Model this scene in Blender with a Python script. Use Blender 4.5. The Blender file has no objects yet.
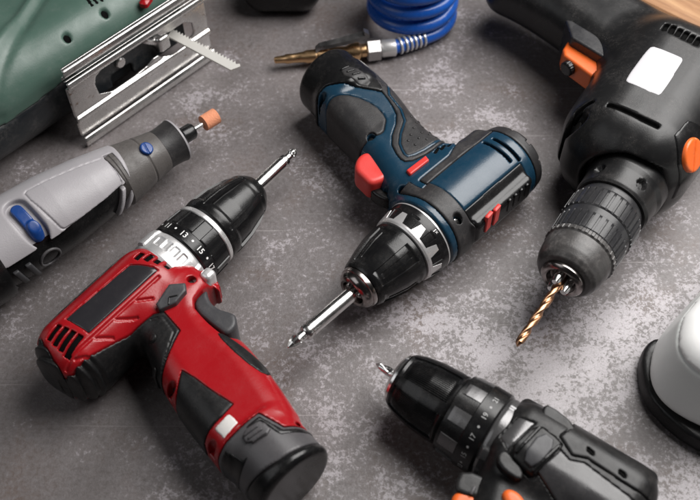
import bpy, math, random
import numpy as np
from mathutils import Vector

R_ = math.radians
random.seed(4)
scene = bpy.context.scene
col = scene.collection

# ---------------------------------------------------------------- camera
CAM_D, CAM_E, CAM_F = 0.59, R_(54), 933.0          # distance, pitch, focal length in photo pixels (700 wide)
cam_d = bpy.data.cameras.new('camera')
cam = bpy.data.objects.new('camera', cam_d)
col.objects.link(cam)
cam.location = (0, -CAM_D*math.cos(CAM_E), CAM_D*math.sin(CAM_E))
cam.rotation_euler = (math.pi/2-CAM_E, 0, 0)
cam_d.sensor_width = 36
cam_d.lens = 36*CAM_F/700
cam_d.clip_start, cam_d.clip_end = 0.01, 50
cam_d.dof.use_dof = True
cam_d.dof.focus_distance = 0.558
cam_d.dof.aperture_fstop = 9
scene.camera = cam

# ---------------------------------------------------------------- world and lamps (a studio table top)
w = bpy.data.worlds.new('World')
scene.world = w
w.use_nodes = True
w.node_tree.nodes['Background'].inputs[0].default_value = (.58, .56, .57, 1)
w.node_tree.nodes['Background'].inputs[1].default_value = 0.026


def area(name, loc, target, size, power, colr=(1, 1, 1), size_y=None):
    d = bpy.data.lights.new(name, 'AREA')
    d.energy, d.size, d.color = power, size, colr
    if size_y:
        d.shape, d.size_y = 'RECTANGLE', size_y
    o = bpy.data.objects.new(name, d)
    col.objects.link(o)
    o.location = loc
    o.rotation_euler = (Vector(target)-Vector(loc)).to_track_quat('-Z', 'Y').to_euler()
    return o


area('softbox_key', (.44, .22, .70), (.04, -.03, 0), .70, 15, (1, .98, .96))
area('softbox_fill', (-.75, -.25, .75), (0, 0, 0), .7, 1.5, (.97, .98, 1))
vs = scene.view_settings
scene.display_settings.display_device = 'sRGB'
vs.view_transform, vs.look, vs.gamma, vs.exposure = 'Standard', 'None', 1, 0.0
vs.use_curve_mapping = False

# ---------------------------------------------------------------- photo pixel -> point at a height
_C = np.array([0, -CAM_D*math.cos(CAM_E), CAM_D*math.sin(CAM_E)])
_F = np.array([0, math.cos(CAM_E), -math.sin(CAM_E)])
_U = np.array([0, math.sin(CAM_E), math.cos(CAM_E)])


def pix(x, y, z=0.0):
    d = _F+np.array([1, 0, 0])*(x-350)/CAM_F+_U*(250-y)/CAM_F
    return _C+d*((z-_C[2])/d[2])


# ---------------------------------------------------------------- materials
def N(nt, t, **k):
    n = nt.nodes.new(t)
    for a, b in k.items():
        if a.startswith('i_'):
            n.inputs[a[2:].replace('_', ' ')].default_value = b
        else:
            setattr(n, a, b)
    return n


def ramp(nt, fac, stops, interp='LINEAR'):
    r = nt.nodes.new('ShaderNodeValToRGB')
    r.color_ramp.interpolation = interp
    e = r.color_ramp.elements
    while len(e) < len(stops):
        e.new(.5)
    for el, (p, c) in zip(e, stops):
        el.position = p
        el.color = (c, c, c, 1) if isinstance(c, (int, float)) else (*c, 1)
    nt.links.new(fac, r.inputs[0])
    return r.outputs[0]


def mixc(nt, fac, a, b, mode='MIX'):
    m = nt.nodes.new('ShaderNodeMix')
    m.data_type, m.blend_type = 'RGBA', mode
    for s, v in ((m.inputs[0], fac), (m.inputs[6], a), (m.inputs[7], b)):
        if hasattr(v, 'is_linked'):
            nt.links.new(v, s)
        else:
            s.default_value = v if isinstance(v, (int, float)) else (*v, 1)
    return m.outputs[2]


def surf(name, c, rough=.45, metal=0., spec=.5, grain=1200, bump=.12, dust=.15, dustc=(.32, .29, .27), rvar=.12,
         wear=0., wearc=(.5, .5, .5), coat=0., speck=0.):
    """moulded plastic, rubber or metal: even colour with fine grain, patchy gloss and a little dust"""
    m = bpy.data.materials.new(name)
    m.use_nodes = True
    nt = m.node_tree
    L = nt.links.new
    b = nt.nodes['Principled BSDF']
    tc = N(nt, 'ShaderNodeTexCoord')
    n1 = N(nt, 'ShaderNodeTexNoise', i_Scale=70., i_Detail=5., i_Roughness=.65)
    n2 = N(nt, 'ShaderNodeTexNoise', i_Scale=float(grain), i_Detail=2.)
    n3 = N(nt, 'ShaderNodeTexNoise', i_Scale=420., i_Detail=4., i_Roughness=.7)
    for n in (n1, n2, n3):
        L(tc.outputs['Object'], n.inputs['Vector'])
    base = c
    d1 = ramp(nt, n1.outputs[0], [(.42, 0.), (.75, 1.)])
    d2 = ramp(nt, n3.outputs[0], [(.40, 0.), (.70, 1.)])
    mm = N(nt, 'ShaderNodeMath', operation='MULTIPLY')
    L(d1, mm.inputs[0]); L(d2, mm.inputs[1])
    mk = N(nt, 'ShaderNodeMath', operation='MULTIPLY')
    L(mm.outputs[0], mk.inputs[0]); mk.inputs[1].default_value = dust
    out = mixc(nt, mk.outputs[0], base, dustc)
    if wear:
        wv = N(nt, 'ShaderNodeTexNoise', i_Scale=160., i_Detail=6., i_Roughness=.75)
        L(tc.outputs['Object'], wv.inputs['Vector'])
        wf = ramp(nt, wv.outputs[0], [(.60, 0.), (.66, 1.)])
        wm = N(nt, 'ShaderNodeMath', operation='MULTIPLY')
        L(wf, wm.inputs[0]); wm.inputs[1].default_value = wear
        out = mixc(nt, wm.outputs[0], out, wearc)
    if speck:
        n5 = N(nt, 'ShaderNodeTexNoise', i_Scale=2300., i_Detail=1.)
        L(tc.outputs['Object'], n5.inputs['Vector'])
        sp = ramp(nt, n5.outputs[0], [(.69, 0.), (.74, 1.)])
        sm = N(nt, 'ShaderNodeMath', operation='MULTIPLY')
        L(sp, sm.inputs[0]); L(d1, sm.inputs[1])
        sk = N(nt, 'ShaderNodeMath', operation='MULTIPLY')
        L(sm.outputs[0], sk.inputs[0]); sk.inputs[1].default_value = speck
        out = mixc(nt, sk.outputs[0], out, (.42, .39, .37))
    L(out, b.inputs['Base Color'])
    mr = N(nt, 'ShaderNodeMapRange')
    L(n1.outputs[0], mr.inputs[0])
    mr.inputs[1].default_value, mr.inputs[2].default_value = .25, .75
    mr.inputs[3].default_value, mr.inputs[4].default_value = max(.03, rough-rvar), min(1, rough+rvar)
    L(mr.outputs[0], b.inputs['Roughness'])
    b.inputs['Metallic'].default_value = metal
    b.inputs['Specular IOR Level'].default_value = spec
    b.inputs['Coat Weight'].default_value = coat
    if bump:
        bp = N(nt, 'ShaderNodeBump', i_Strength=bump, i_Distance=.0004)
        L(n2.outputs[0], bp.inputs['Height'])
        L(bp.outputs[0], b.inputs['Normal'])
    return m


M = dict(
    red=surf('red_plastic', (.32, .006, .010), .27, bump=.10, dust=.03, dustc=(.5, .2, .2), rvar=.06, speck=.12),
    blackrub=surf('black_rubber', (.010, .010, .0105), .38, spec=.34, bump=.18, dust=.07, speck=.2),
    black=surf('black_plastic', (.007, .007, .0075), .25, spec=.36, bump=.08, dust=.06, rvar=.07, speck=.2),
    gloss=surf('dark_label_film', (.022, .021, .024), .18, bump=.02, dust=.03, rvar=.05),
    dark=surf('deep_black', (.003, .003, .003), .8, spec=.05, bump=0, dust=0),
    silver=surf('cast_aluminium', (.82, .81, .81), .34, metal=.7, bump=.10, dust=.25, dustc=(.25, .24, .23)),
    chrome=surf('chrome_steel', (.78, .77, .76), .22, metal=1, bump=.02, dust=0., rvar=.07),
    darkchrome=surf('dark_chrome', (.34, .31, .30), .20, metal=1, bump=.03, dust=.2, rvar=.08),
    ring=surf('satin_ring', (.66, .65, .65), .30, metal=.6, bump=.03, dust=.08),
    white=surf('white_print', (.78, .78, .77), .5, bump=0, dust=.15),
    sticker=surf('white_sticker', (.50, .49, .51), .42, bump=.04, dust=.07, dustc=(.4, .38, .36)),
    oldsticker=surf('worn_sticker', (.66, .64, .62), .4, bump=.05, dust=.8, dustc=(.38, .34, .32)),
    trig=surf('grey_trigger', (.046, .046, .050), .40, spec=.35, bump=.12, dust=.10),
    battgrey=surf('grey_pack', (.070, .067, .071), .36, spec=.36, bump=.15, dust=.12),
    blue=surf('petrol_blue_plastic', (.007, .033, .061), .27, bump=.10, dust=.04, rvar=.06, speck=.12),
    grip=surf('charcoal_grip', (.025, .024, .025), .44, spec=.34, bump=.22, dust=.14, speck=.2),
    salmon=surf('salmon_red_plastic', (.62, .045, .038), .40, bump=.10, dust=.06),
    dusty=surf('dusty_black_plastic', (.010, .010, .0105), .34, spec=.36, bump=.10, grain=1500, speck=.5, rvar=.05, dust=.14, dustc=(.22, .20, .19)),
    collar=surf('dusty_grey_collar', (.050, .047, .046), .42, bump=.2, dust=.7, dustc=(.30, .28, .27)),
    orange=surf('orange_plastic', (.75, .13, .018), .38, bump=.08, dust=.08),
    greyshell=surf('light_grey_shell', (.33, .315, .33), .42, bump=.20, dust=.14, dustc=(.16, .15, .15)),
    dirtygrey=surf('dirty_grey_nose', (.088, .080, .076), .5, bump=.30, dust=1., dustc=(.035, .03, .027), rvar=.2),
    bluebtn=surf('blue_button', (.006, .044, .20), .35, bump=.05, dust=.12),
    drum=surf('sanding_drum', (.66, .26, .14), .9, bump=.9, grain=900, dust=.5, dustc=(.62, .36, .24)),
    green=surf('green_plastic', (.062, .112, .090), .42, bump=.12, dust=.35, dustc=(.16, .18, .165)),
    navy=surf('dark_green_black', (.012, .015, .018), .42, bump=.12, dust=.3),
    steel=surf('worn_sheet_steel', (.60, .59, .58), .27, metal=.95, bump=.06, dust=.45, dustc=(.16, .13, .11), wear=.75, wearc=(.20, .12, .07)),
    blade=surf('blade_steel', (.86, .84, .79), .5, metal=.15, bump=.1, dust=.25),
    brass=surf('brass', (.80, .52, .28), .30, metal=1, bump=.04, dust=.3, dustc=(.25, .12, .06)),
    hose=surf('blue_hose', (.010, .085, .40), .28, bump=.03, dust=.06),
    gold=surf('coated_bit', (.46, .25, .14), .34, metal=1, bump=.04, dust=.2, dustc=(.1, .07, .05)),
    shellwhite=surf('pale_green_white_plastic', (.86, .88, .86), .36, bump=.06, dust=.06),
    shelltop=surf('white_plastic', (.85, .85, .84), .36, bump=.06, dust=.04),
    gunmetal=surf('satin_grey_metal_plastic', (.13, .128, .13), .26, metal=.6, bump=.12, dust=.2, dustc=(.1, .1, .1)),
    smoke=surf('smoke_grey_plastic', (.026, .026, .028), .30, spec=.36, bump=.10, dust=.08),
)


def table_mat():
    m = bpy.data.materials.new('mottled_grey_table')
    m.use_nodes = True
    nt = m.node_tree
    L = nt.links.new
    b = nt.nodes['Principled BSDF']
    tc = N(nt, 'ShaderNodeTexCoord')

    def noise(s, det=6., ro=.6, dist=0., off=(0, 0, 0)):
        mp = N(nt, 'ShaderNodeMapping')
        mp.inputs[1].default_value = off
        L(tc.outputs['Object'], mp.inputs[0])
        n = N(nt, 'ShaderNodeTexNoise', i_Scale=s, i_Detail=det, i_Roughness=ro, i_Distortion=dist)
        L(mp.outputs[0], n.inputs['Vector'])
        return n.outputs[0]
    big = noise(9., 4., .6, 0, (3.1, .7, 0))
    mid = noise(48., 6., .64, .3)
    fine = noise(340., 8., .76, .25, (5, 2, 0))
    speck = noise(900., 3., .7)
    # worn pale flakes with crisp ragged borders
    s1 = N(nt, 'ShaderNodeMath', operation='MULTIPLY_ADD'); L(fine, s1.inputs[0]); s1.inputs[1].default_value = .78
    s2 = N(nt, 'ShaderNodeMath', operation='MULTIPLY_ADD'); L(mid, s2.inputs[0]); s2.inputs[1].default_value = .46
    s3 = N(nt, 'ShaderNodeMath', operation='MULTIPLY'); L(big, s3.inputs[0]); s3.inputs[1].default_value = .58
    dv = N(nt, 'ShaderNodeVectorMath', operation='DISTANCE')  # flakes thin away from the near right, putting light falloff into the colour
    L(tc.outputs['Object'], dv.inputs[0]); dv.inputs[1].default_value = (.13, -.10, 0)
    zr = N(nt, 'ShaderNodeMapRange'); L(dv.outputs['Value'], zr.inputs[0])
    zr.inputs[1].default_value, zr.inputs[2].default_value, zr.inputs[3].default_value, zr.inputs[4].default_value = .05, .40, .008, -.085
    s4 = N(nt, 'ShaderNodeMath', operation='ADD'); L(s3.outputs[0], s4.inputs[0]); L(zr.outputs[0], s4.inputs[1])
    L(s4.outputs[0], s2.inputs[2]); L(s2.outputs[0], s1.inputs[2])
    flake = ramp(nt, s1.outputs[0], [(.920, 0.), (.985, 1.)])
    c0 = mixc(nt, ramp(nt, mid, [(.3, 0.), (.7, 1.)]), (0.080, 0.067, 0.063), (0.168, 0.147, 0.144))
    c1 = mixc(nt, ramp(nt, noise(16., 4., .6, .2, (9, 4, 0)), [(.52, 0.), (.68, 1.)]), c0, (0.120, 0.078, 0.060))
    c2 = mixc(nt, ramp(nt, fine, [(.35, 0.), (.65, 1.)]), c1, (0.210, 0.191, 0.195))
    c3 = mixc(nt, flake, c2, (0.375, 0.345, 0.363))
    c4 = mixc(nt, ramp(nt, speck, [(.3, .35), (.62, 0.)]), c3, (0.075, 0.068, 0.068))
    # smoky stains and hairline scratches
    c5 = mixc(nt, ramp(nt, noise(5.5, 5., .62, .6, (1.7, 6.2, 0)), [(.45, 0.), (.72, .55)]), c4, (0.060, 0.051, 0.048))
    for rz, off in ((.5, 0.), (-.9, 7.), (1.9, 13.)):
        mp = N(nt, 'ShaderNodeMapping')
        mp.inputs[1].default_value = (off, off*.3, 0); mp.inputs[2].default_value = (0, 0, rz); mp.inputs[3].default_value = (6, 420, 1)
        L(tc.outputs['Object'], mp.inputs[0])
        sn = N(nt, 'ShaderNodeTexNoise', i_Scale=1., i_Detail=3., i_Roughness=.6, i_Distortion=.3)
        L(mp.outputs[0], sn.inputs['Vector'])
        c5 = mixc(nt, ramp(nt, sn.outputs[0], [(.69, 0.), (.74, .34)]), c5, (0.450, 0.420, 0.420))
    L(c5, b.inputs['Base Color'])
    rr = mixc(nt, flake, (.46,)*3, (.36,)*3)
    L(rr, b.inputs['Roughness'])
    b.inputs['Specular IOR Level'].default_value = .55
    bp = N(nt, 'ShaderNodeBump', i_Strength=.5, i_Distance=.0007)
    hm = mixc(nt, .5, fine, speck)
    L(hm, bp.inputs['Height'])
    L(bp.outputs[0], b.inputs['Normal'])
    return m


def wood_mat():
    m = bpy.data.materials.new('brown_wood')
    m.use_nodes = True
    nt = m.node_tree
    L = nt.links.new
    b = nt.nodes['Principled BSDF']
    tc = N(nt, 'ShaderNodeTexCoord')
    mp = N(nt, 'ShaderNodeMapping')
    mp.inputs[3].default_value = (6, 60, 60)
    L(tc.outputs['Object'], mp.inputs[0])
    n = N(nt, 'ShaderNodeTexNoise', i_Scale=1.4, i_Detail=7., i_Roughness=.65, i_Distortion=1.2)
    L(mp.outputs[0], n.inputs['Vector'])
    c = ramp(nt, n.outputs[0], [(.28, (.12, .052, .022)), (.5, (.30, .15, .068)), (.72, (.45, .26, .13))])
    L(c, b.inputs['Base Color'])
    b.inputs['Roughness'].default_value = .5
    bp = N(nt, 'ShaderNodeBump', i_Strength=.3, i_Distance=.001)
    L(n.outputs[0], bp.inputs['Height']); L(bp.outputs[0], b.inputs['Normal'])
    return m


# ---------------------------------------------------------------- distance fields (millimetres)
def smin(a, b, k):
    h = np.clip(.5+.5*(b-a)/k, 0, 1)
    return b*(1-h)+a*h-k*h*(1-h)


def smax(a, b, k):
    return -smin(-a, -b, k)


def chaikin(pts, n=2):
    p = np.array(pts, float)
    for _ in range(n):
        q = np.roll(p, -1, 0)
        p = np.stack([.75*p+.25*q, .25*p+.75*q], 1).reshape(-1, 2)
    return p


def poly_d(u, v, pts):
    """signed distance to a closed polygon; far points get the cheaper box distance"""
    pts = np.asarray(pts, np.float32)
    lo, hi = pts.min(0), pts.max(0)
    bx = np.maximum(lo[0]-u, u-hi[0]); by = np.maximum(lo[1]-v, v-hi[1])
    out = np.hypot(np.maximum(bx, 0), np.maximum(by, 0)).astype(np.float32)
    near = out < 4
    uu, vv = u[near], v[near]
    if uu.size == 0:
        return out
    d = np.full(uu.shape, 1e9, np.float32)
    s = np.zeros(uu.shape, bool)
    for i in range(len(pts)):
        a, b = pts[i], pts[i-1]
        ex, ey = b-a
        wx, wy = uu-a[0], vv-a[1]
        l2 = ex*ex+ey*ey
        if l2 < 1e-12:
            continue
        t = np.clip((wx*ex+wy*ey)/l2, 0, 1)
        d = np.minimum(d, (wx-ex*t)**2+(wy-ey*t)**2)
        if ey != 0:
            s ^= ((a[1] > vv) != (b[1] > vv)) & (uu < ex*(vv-a[1])/ey+a[0])
    d = np.sqrt(d)
    out[near] = np.where(s, -d, d)
    return out


def rbox(P, c, hf, r):
    q = [np.abs(P[i]-c[i])-hf[i]+r for i in range(3)]
    return np.sqrt(sum(np.maximum(a, 0)**2 for a in q))+np.minimum(np.maximum(np.maximum(q[0], q[1]), q[2]), 0)-r


def rprism(d2, dz, r):
    """rounded extrusion from a 2D distance and an axial distance"""
    a, b = d2+r, dz+r
    return np.hypot(np.maximum(a, 0), np.maximum(b, 0))+np.minimum(np.maximum(a, b), 0)-r


def lathe_d(P, prof, y0=0, z0=0):
    pr = [(prof[0][0], -8)]+list(prof)+[(prof[-1][0], -8)]
    return poly_d(P[0], np.hypot(P[1]-y0, P[2]-z0), pr)


def capsule(P, a, b, r):
    a, b = np.array(a, float), np.array(b, float)
    e = b-a
    w = [P[i]-a[i] for i in range(3)]
    t = np.clip(sum(w[i]*e[i] for i in range(3))/(e@e), 0, 1)
    return np.sqrt(sum((w[i]-e[i]*t)**2 for i in range(3)))-r


def cyl_z(P, x, y, r):
    return np.hypot(P[0]-x, P[1]-y)-r


def surface_net(f, lo, hi, h, B=5):
    lo, hi = np.array(lo, float), np.array(hi, float)
    nb = np.maximum(np.ceil((hi-lo)/h/B).astype(int), 1)
    n = nb*B
    ax = [lo[i]+(np.arange(nb[i])*B+(B-1)/2)*h for i in range(3)]
    g = np.meshgrid(*ax, indexing='ij')
    d = f([a.ravel().astype(np.float32) for a in g]).reshape(nb)
    V = np.where(d < 0, np.float32(-9), np.float32(9))
    for i in range(3):
        V = np.repeat(V, B, i)
    K = np.argwhere(np.abs(d) < B*h*1.05+.4)
    if len(K) == 0:
        return np.zeros((0, 3)), np.zeros((0, 4), int)
    o = np.stack(np.meshgrid(*[np.arange(B)]*3, indexing='ij'), -1).reshape(-1, 3)
    I = (K[:, None]*B+o[None]).reshape(-1, 3)
    X = (lo+I*h).astype(np.float32)
    V[I[:, 0], I[:, 1], I[:, 2]] = f([np.ascontiguousarray(X[:, i]) for i in range(3)])
    V[0] = np.abs(V[0])+.01; V[-1] = np.abs(V[-1])+.01
    V[:, 0] = np.abs(V[:, 0])+.01; V[:, -1] = np.abs(V[:, -1])+.01
    V[:, :, 0] = np.abs(V[:, :, 0])+.01; V[:, :, -1] = np.abs(V[:, :, -1])+.01
    S = (V < 0).astype(np.uint8)
    cnt = np.zeros(n-1, np.uint8)
    for a in (0, 1):
        for b in (0, 1):
            for c in (0, 1):
                cnt += S[a:n[0]-1+a, b:n[1]-1+b, c:n[2]-1+c]
    idx = np.argwhere((cnt > 0) & (cnt < 8))
    cid = np.full(n-1, -1, np.int32)
    cid[idx[:, 0], idx[:, 1], idx[:, 2]] = np.arange(len(idx))
    acc = np.zeros((len(idx), 3)); num = np.zeros(len(idx))
    for axis in range(3):
        o1, o2 = [k for k in range(3) if k != axis]
        for a in (0, 1):
            for b in (0, 1):
                p = np.zeros(3, int); p[o1], p[o2] = a, b
                q = p.copy(); q[axis] = 1
                i0, i1 = idx+p, idx+q
                v0 = V[i0[:, 0], i0[:, 1], i0[:, 2]]; v1 = V[i1[:, 0], i1[:, 1], i1[:, 2]]
                m = (v0 < 0) != (v1 < 0)
                t = np.where(m, v0/np.where(m, v0-v1, 1), 0)
                pos = np.tile(p, (len(idx), 1)).astype(float)
                pos[:, axis] += t
                acc += pos*m[:, None]; num += m
    verts = lo+(idx+acc/num[:, None])*h
    faces = []
    for axis in range(3):
        o1, o2 = (axis+1) % 3, (axis+2) % 3
        sl0 = [slice(None)]*3; sl1 = [slice(None)]*3
        sl0[axis] = slice(0, -1); sl1[axis] = slice(1, None)
        E = np.argwhere(S[tuple(sl0)] != S[tuple(sl1)])
        E = E[(E[:, o1] > 0) & (E[:, o2] > 0) & (E[:, o1] < n[o1]-1) & (E[:, o2] < n[o2]-1)]
        u = np.zeros(3, int); u[o1] = 1
        v = np.zeros(3, int); v[o2] = 1
        q = [E-u-v, E-v, E, E-u]
        ids = np.stack([cid[k[:, 0], k[:, 1], k[:, 2]] for k in q], 1)
        flip = S[E[:, 0], E[:, 1], E[:, 2]] == 0
        ids[flip] = ids[flip][:, ::-1]
        faces.append(ids)
    F = np.concatenate(faces)
    return verts, F[(F >= 0).all(1)]


# ---------------------------------------------------------------- mesh objects
def link_mesh(name, me, mat, parent):
    o = bpy.data.objects.new(name, me)
    col.objects.link(o)
    if mat is not None:
        me.materials.append(mat)
    o.parent = parent
    return o


def quads_mesh(name, V, F):
    me = bpy.data.meshes.new(name)
    me.vertices.add(len(V))
    me.vertices.foreach_set('co', np.ascontiguousarray(V, np.float32).ravel())
    k = F.shape[1]
    me.loops.add(F.size)
    me.loops.foreach_set('vertex_index', np.ascontiguousarray(F, np.int32).ravel())
    me.polygons.add(len(F))
    me.polygons.foreach_set('loop_start', np.arange(0, F.size, k, dtype=np.int32))
    me.update(calc_edges=True)
    me.polygons.foreach_set('use_smooth', np.ones(len(F), bool))
    return me


class Tool:
    """a thing: an Empty at its base; parts are modelled in millimetres, x forward, z up from the axis height h"""

    def __init__(s, name, label, cat, o, t, h):
        a, b = pix(*o, h/1000), pix(*t, h/1000)
        s.h = h
        s.len = np.linalg.norm(b-a)*1000
        s.ang = math.atan2(b[1]-a[1], b[0]-a[0])
        s.root = bpy.data.objects.new(name, None)
        col.objects.link(s.root)
        s.root.empty_display_size = .02
        s.root.location = (a[0], a[1], 0)
        s.root.rotation_euler = (0, 0, s.ang)
        s.root['label'], s.root['category'] = label, cat
        s.o = a
        s.parts = []

    def L(s, pts, z=0.):
        """photo pixels -> local millimetres on the level z (above the axis)"""
        c, n = math.cos(s.ang), math.sin(s.ang)
        out = []
        for p in pts:
            q = (pix(p[0], p[1], (s.h+(p[2] if len(p) > 2 else z))/1000)-s.o)*1000
            out.append((q[0]*c+q[1]*n, -q[0]*n+q[1]*c))
        return out

    def put(s, name, V, F, mat, parent=None, sharp=None):
        V = (np.asarray(V, float)+[0, 0, s.h])/1000
        if isinstance(F, np.ndarray):
            me = quads_mesh(name, V, F)
        else:
            me = bpy.data.meshes.new(name)
            me.from_pydata(V.tolist(), [], F)
            me.polygons.foreach_set('use_smooth', np.ones(len(me.polygons), bool))
        if sharp:
            me.set_sharp_from_angle(angle=R_(sharp))
        o = link_mesh(name, me, M[mat] if isinstance(mat, str) else mat, parent or s.root)
        s.parts.append(o)
        return o

    def sdf(s, name, f, lo, hi, mat, h=.7, parent=None):
        V, F = surface_net(f, lo, hi, h*1.17)
        if len(V) == 0:
            return None
        return s.put(name, V, F, mat, parent)

    def over(s, name, base, poly, mat, off=.5, gap=.3, zmin=0., zmax=60., h=.6, k=.9, parent=None):
        """a moulded-on piece: the body's surface raised by off, inside an outline"""
        p = np.asarray(poly)
        lo = [p[:, 0].min()-1, p[:, 1].min()-1, zmin-1]
        hi = [p[:, 0].max()+1, p[:, 1].max()+1, zmax]
        return s.sdf(name, lambda P: np.maximum(smax(base(P)-off, poly_d(P[0], P[1], p)+gap, k), zmin-P[2]),
                     lo, hi, mat, h, parent)

    def rev(s, name, prof, mat, nth=96, mod=None, step=None, parent=None, tf=None, sharp=35, close=True):
        """turned part around the x axis; mod(x, theta, r) carves flutes; theta 0 is up, positive towards -y"""
        pr = [tuple(map(float, prof[0]))]
        for b in prof[1:]:
            a = pr[-1]
            L = math.hypot(b[0]-a[0], b[1]-a[1])
            k = max(1, int(math.ceil(L/step))) if step else 1
            for i in range(1, k+1):
                pr.append((a[0]+(b[0]-a[0])*i/k, a[1]+(b[1]-a[1])*i/k))
        pr = np.array(pr)
        th = np.arange(nth)*2*math.pi/nth
        X = np.repeat(pr[:, 0][:, None], nth, 1); Rr = np.repeat(pr[:, 1][:, None], nth, 1)
        T = np.repeat(th[None], len(pr), 0)
        if mod:
            Rr = mod(X, T, Rr)
        V = np.stack([X, -Rr*np.sin(T), Rr*np.cos(T)], -1).reshape(-1, 3)
        i, j = np.meshgrid(np.arange(len(pr)-1), np.arange(nth), indexing='ij')
        j2 = (j+1) % nth
        F = np.stack([i*nth+j, i*nth+j2, (i+1)*nth+j2, (i+1)*nth+j], -1).reshape(-1, 4)
        F = F[:, ::-1]
        if close:
            m = len(pr)
            V = np.concatenate([V, [[pr[0, 0], 0, 0], [pr[-1, 0], 0, 0]]])
            c0, c1 = len(V)-2, len(V)-1
            jj = np.arange(0, nth, 2)
            e0 = np.stack([np.full_like(jj, c0), jj, jj+1, (jj+2) % nth], 1)
            e1 = np.stack([np.full_like(jj, c1), (m-1)*nth+(jj+2) % nth, (m-1)*nth+jj+1, (m-1)*nth+jj], 1)
            F = np.concatenate([F, e0[:, ::-1], e1[:, ::-1]])
        if tf is not None:
            V = tf(V)
        return s.put(name, V, F, mat, parent, sharp)

    def box(s, name, c, hf, mat, r=.6, rot=0., parent=None, tf=None):
        """small bevelled block, turned by rot about z"""
        V, F = [], []
        bm_r = min(r, min(hf)*.9)
        xs = [(-1, 0), (-1, 1), (1, 1), (1, 0)]
        # three stacked rings of an octagonal outline: cheap bevel
        hx, hy, hz = hf
        rings = [(-hz, bm_r), (-hz+bm_r, 0), (hz-bm_r, 0), (hz, bm_r)]
        for z, ins in rings:
            ax_, ay_ = hx-ins, hy-ins
            b = bm_r*.8
            for x, y in [(ax_-b, -ay_), (ax_, -ay_+b), (ax_, ay_-b), (ax_-b, ay_), (-ax_+b, ay_), (-ax_, ay_-b), (-ax_, -ay_+b), (-ax_+b, -ay_)]:
                V.append((x, y, z))
        for k in range(3):
            for i in range(8):
                F.append((k*8+i, k*8+(i+1) % 8, k*8+8+(i+1) % 8, k*8+8+i))
        F.append(tuple(range(7, -1, -1)))
        F.append(tuple(range(24, 32)))
        V = np.array(V, float)
        cr, sr = math.cos(rot), math.sin(rot)
        V = np.stack([V[:, 0]*cr-V[:, 1]*sr, V[:, 0]*sr+V[:, 1]*cr, V[:, 2]], 1)
        if tf is not None:
            V = tf(V)
        return s.put(name, V+np.array(c), F, mat, parent, 40)

    def tube(s, name, path, r, mat, n=14, parent=None, caps=True):
        V, F = sweep(path, r, n)
        return s.put(name, V, F, mat, parent, 50)

    def settle(s, dz=0.):
        z = min(min(v.co.z for v in p.data.vertices) if len(p.data.vertices) < 3000 else
                float(np.min(_zs(p.data))) for p in s.parts)
        s.root.location.z = -z+.0002+dz


def _zs(me):
    a = np.empty(len(me.vertices)*3, np.float32)
    me.vertices.foreach_get('co', a)
    return a[2::3]


def sweep(path, r, n=14):
    P = np.array(path, float)
    rr = np.full(len(P), r, float) if np.isscalar(r) else np.array(r, float)
    T = np.gradient(P, axis=0)
    T /= np.linalg.norm(T, axis=1)[:, None]
    u = np.cross(T[0], [0, 0, 1.]) if abs(T[0][2]) < .9 else np.cross(T[0], [1., 0, 0])
    V = []
    for p, t, q in zip(P, T, rr):
        u = u-t*(u@t); u /= np.linalg.norm(u)
        v = np.cross(t, u)
        for k in range(n):
            a = 2*math.pi*k/n
            V.append(p+q*(u*math.cos(a)+v*math.sin(a)))
    F = [(i*n+k, i*n+(k+1) % n, (i+1)*n+(k+1) % n, (i+1)*n+k) for i in range(len(P)-1) for k in range(n)]
    F.append(tuple(range(n-1, -1, -1)))
    F.append(tuple(range((len(P)-1)*n, len(P)*n)))
    return np.array(V), F


def text_flat(body, size):
    c = bpy.data.curves.new('lettering', 'FONT')
    c.body, c.size, c.align_x, c.align_y = body, size, 'CENTER', 'CENTER'
    c.resolution_u = 4
    c.offset = size*.012
    o = bpy.data.objects.new('lettering', c)
    col.objects.link(o)
    bpy.context.view_layer.update()
    me = o.evaluated_get(bpy.context.evaluated_depsgraph_get()).to_mesh()
    V = np.array([v.co[:] for v in me.vertices]); F = [tuple(p.vertices) for p in me.polygons]
    bpy.data.objects.remove(o)
    bpy.data.curves.remove(c)
    return V, F


def ring_text(T, name, body, size, x, th, rad, mat='white', parent=None):
    """print wrapped on a turned ring: reads along theta, its top towards +x"""
    V, F = text_flat(body, size)
    t = th+V[:, 0]/rad
    W = np.stack([x+V[:, 1], -rad*np.sin(t), rad*np.cos(t)], 1)
    return T.put(name, W, F, mat, parent)


def ring_dot(T, name, x, th, rad, r, mat='white', parent=None):
    a = np.arange(12)*math.pi/6
    t = th+r*np.cos(a)/rad
    W = np.stack([x+r*np.sin(a), -rad*np.sin(t), rad*np.cos(t)], 1)
    return T.put(name, W, [tuple(range(12))], mat, parent)


def cut(base, outs, depth=1.2):
    """body with shallow beds for moulded-on pieces"""
    def f(P):
        b = base(P)
        d = b
        for p in outs:
            d = np.maximum(d, -np.maximum(poly_d(P[0], P[1], p), -(b+depth)))
        return d
    return f


def slot(a, b, wd):
    """long outline from a to b"""
    a, b = np.array(a), np.array(b)
    e = (b-a)/np.linalg.norm(b-a)
    n = np.array([-e[1], e[0]])*wd/2
    return [tuple(a+n), tuple(a-n), tuple(b-n), tuple(b+n)]


def disc(c, r, n=14):
    return [(c[0]+r*math.cos(2*math.pi*k/n), c[1]+r*math.sin(2*math.pi*k/n)) for k in range(n)]


def bump(t, c, wd, soft):
    """1 inside |t-c|<wd, 0 outside, smooth shoulder; t wraps"""
    d = np.abs((t-c+math.pi) % (2*math.pi)-math.pi)
    return np.clip((wd+soft/2-d)/soft, 0, 1)


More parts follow.
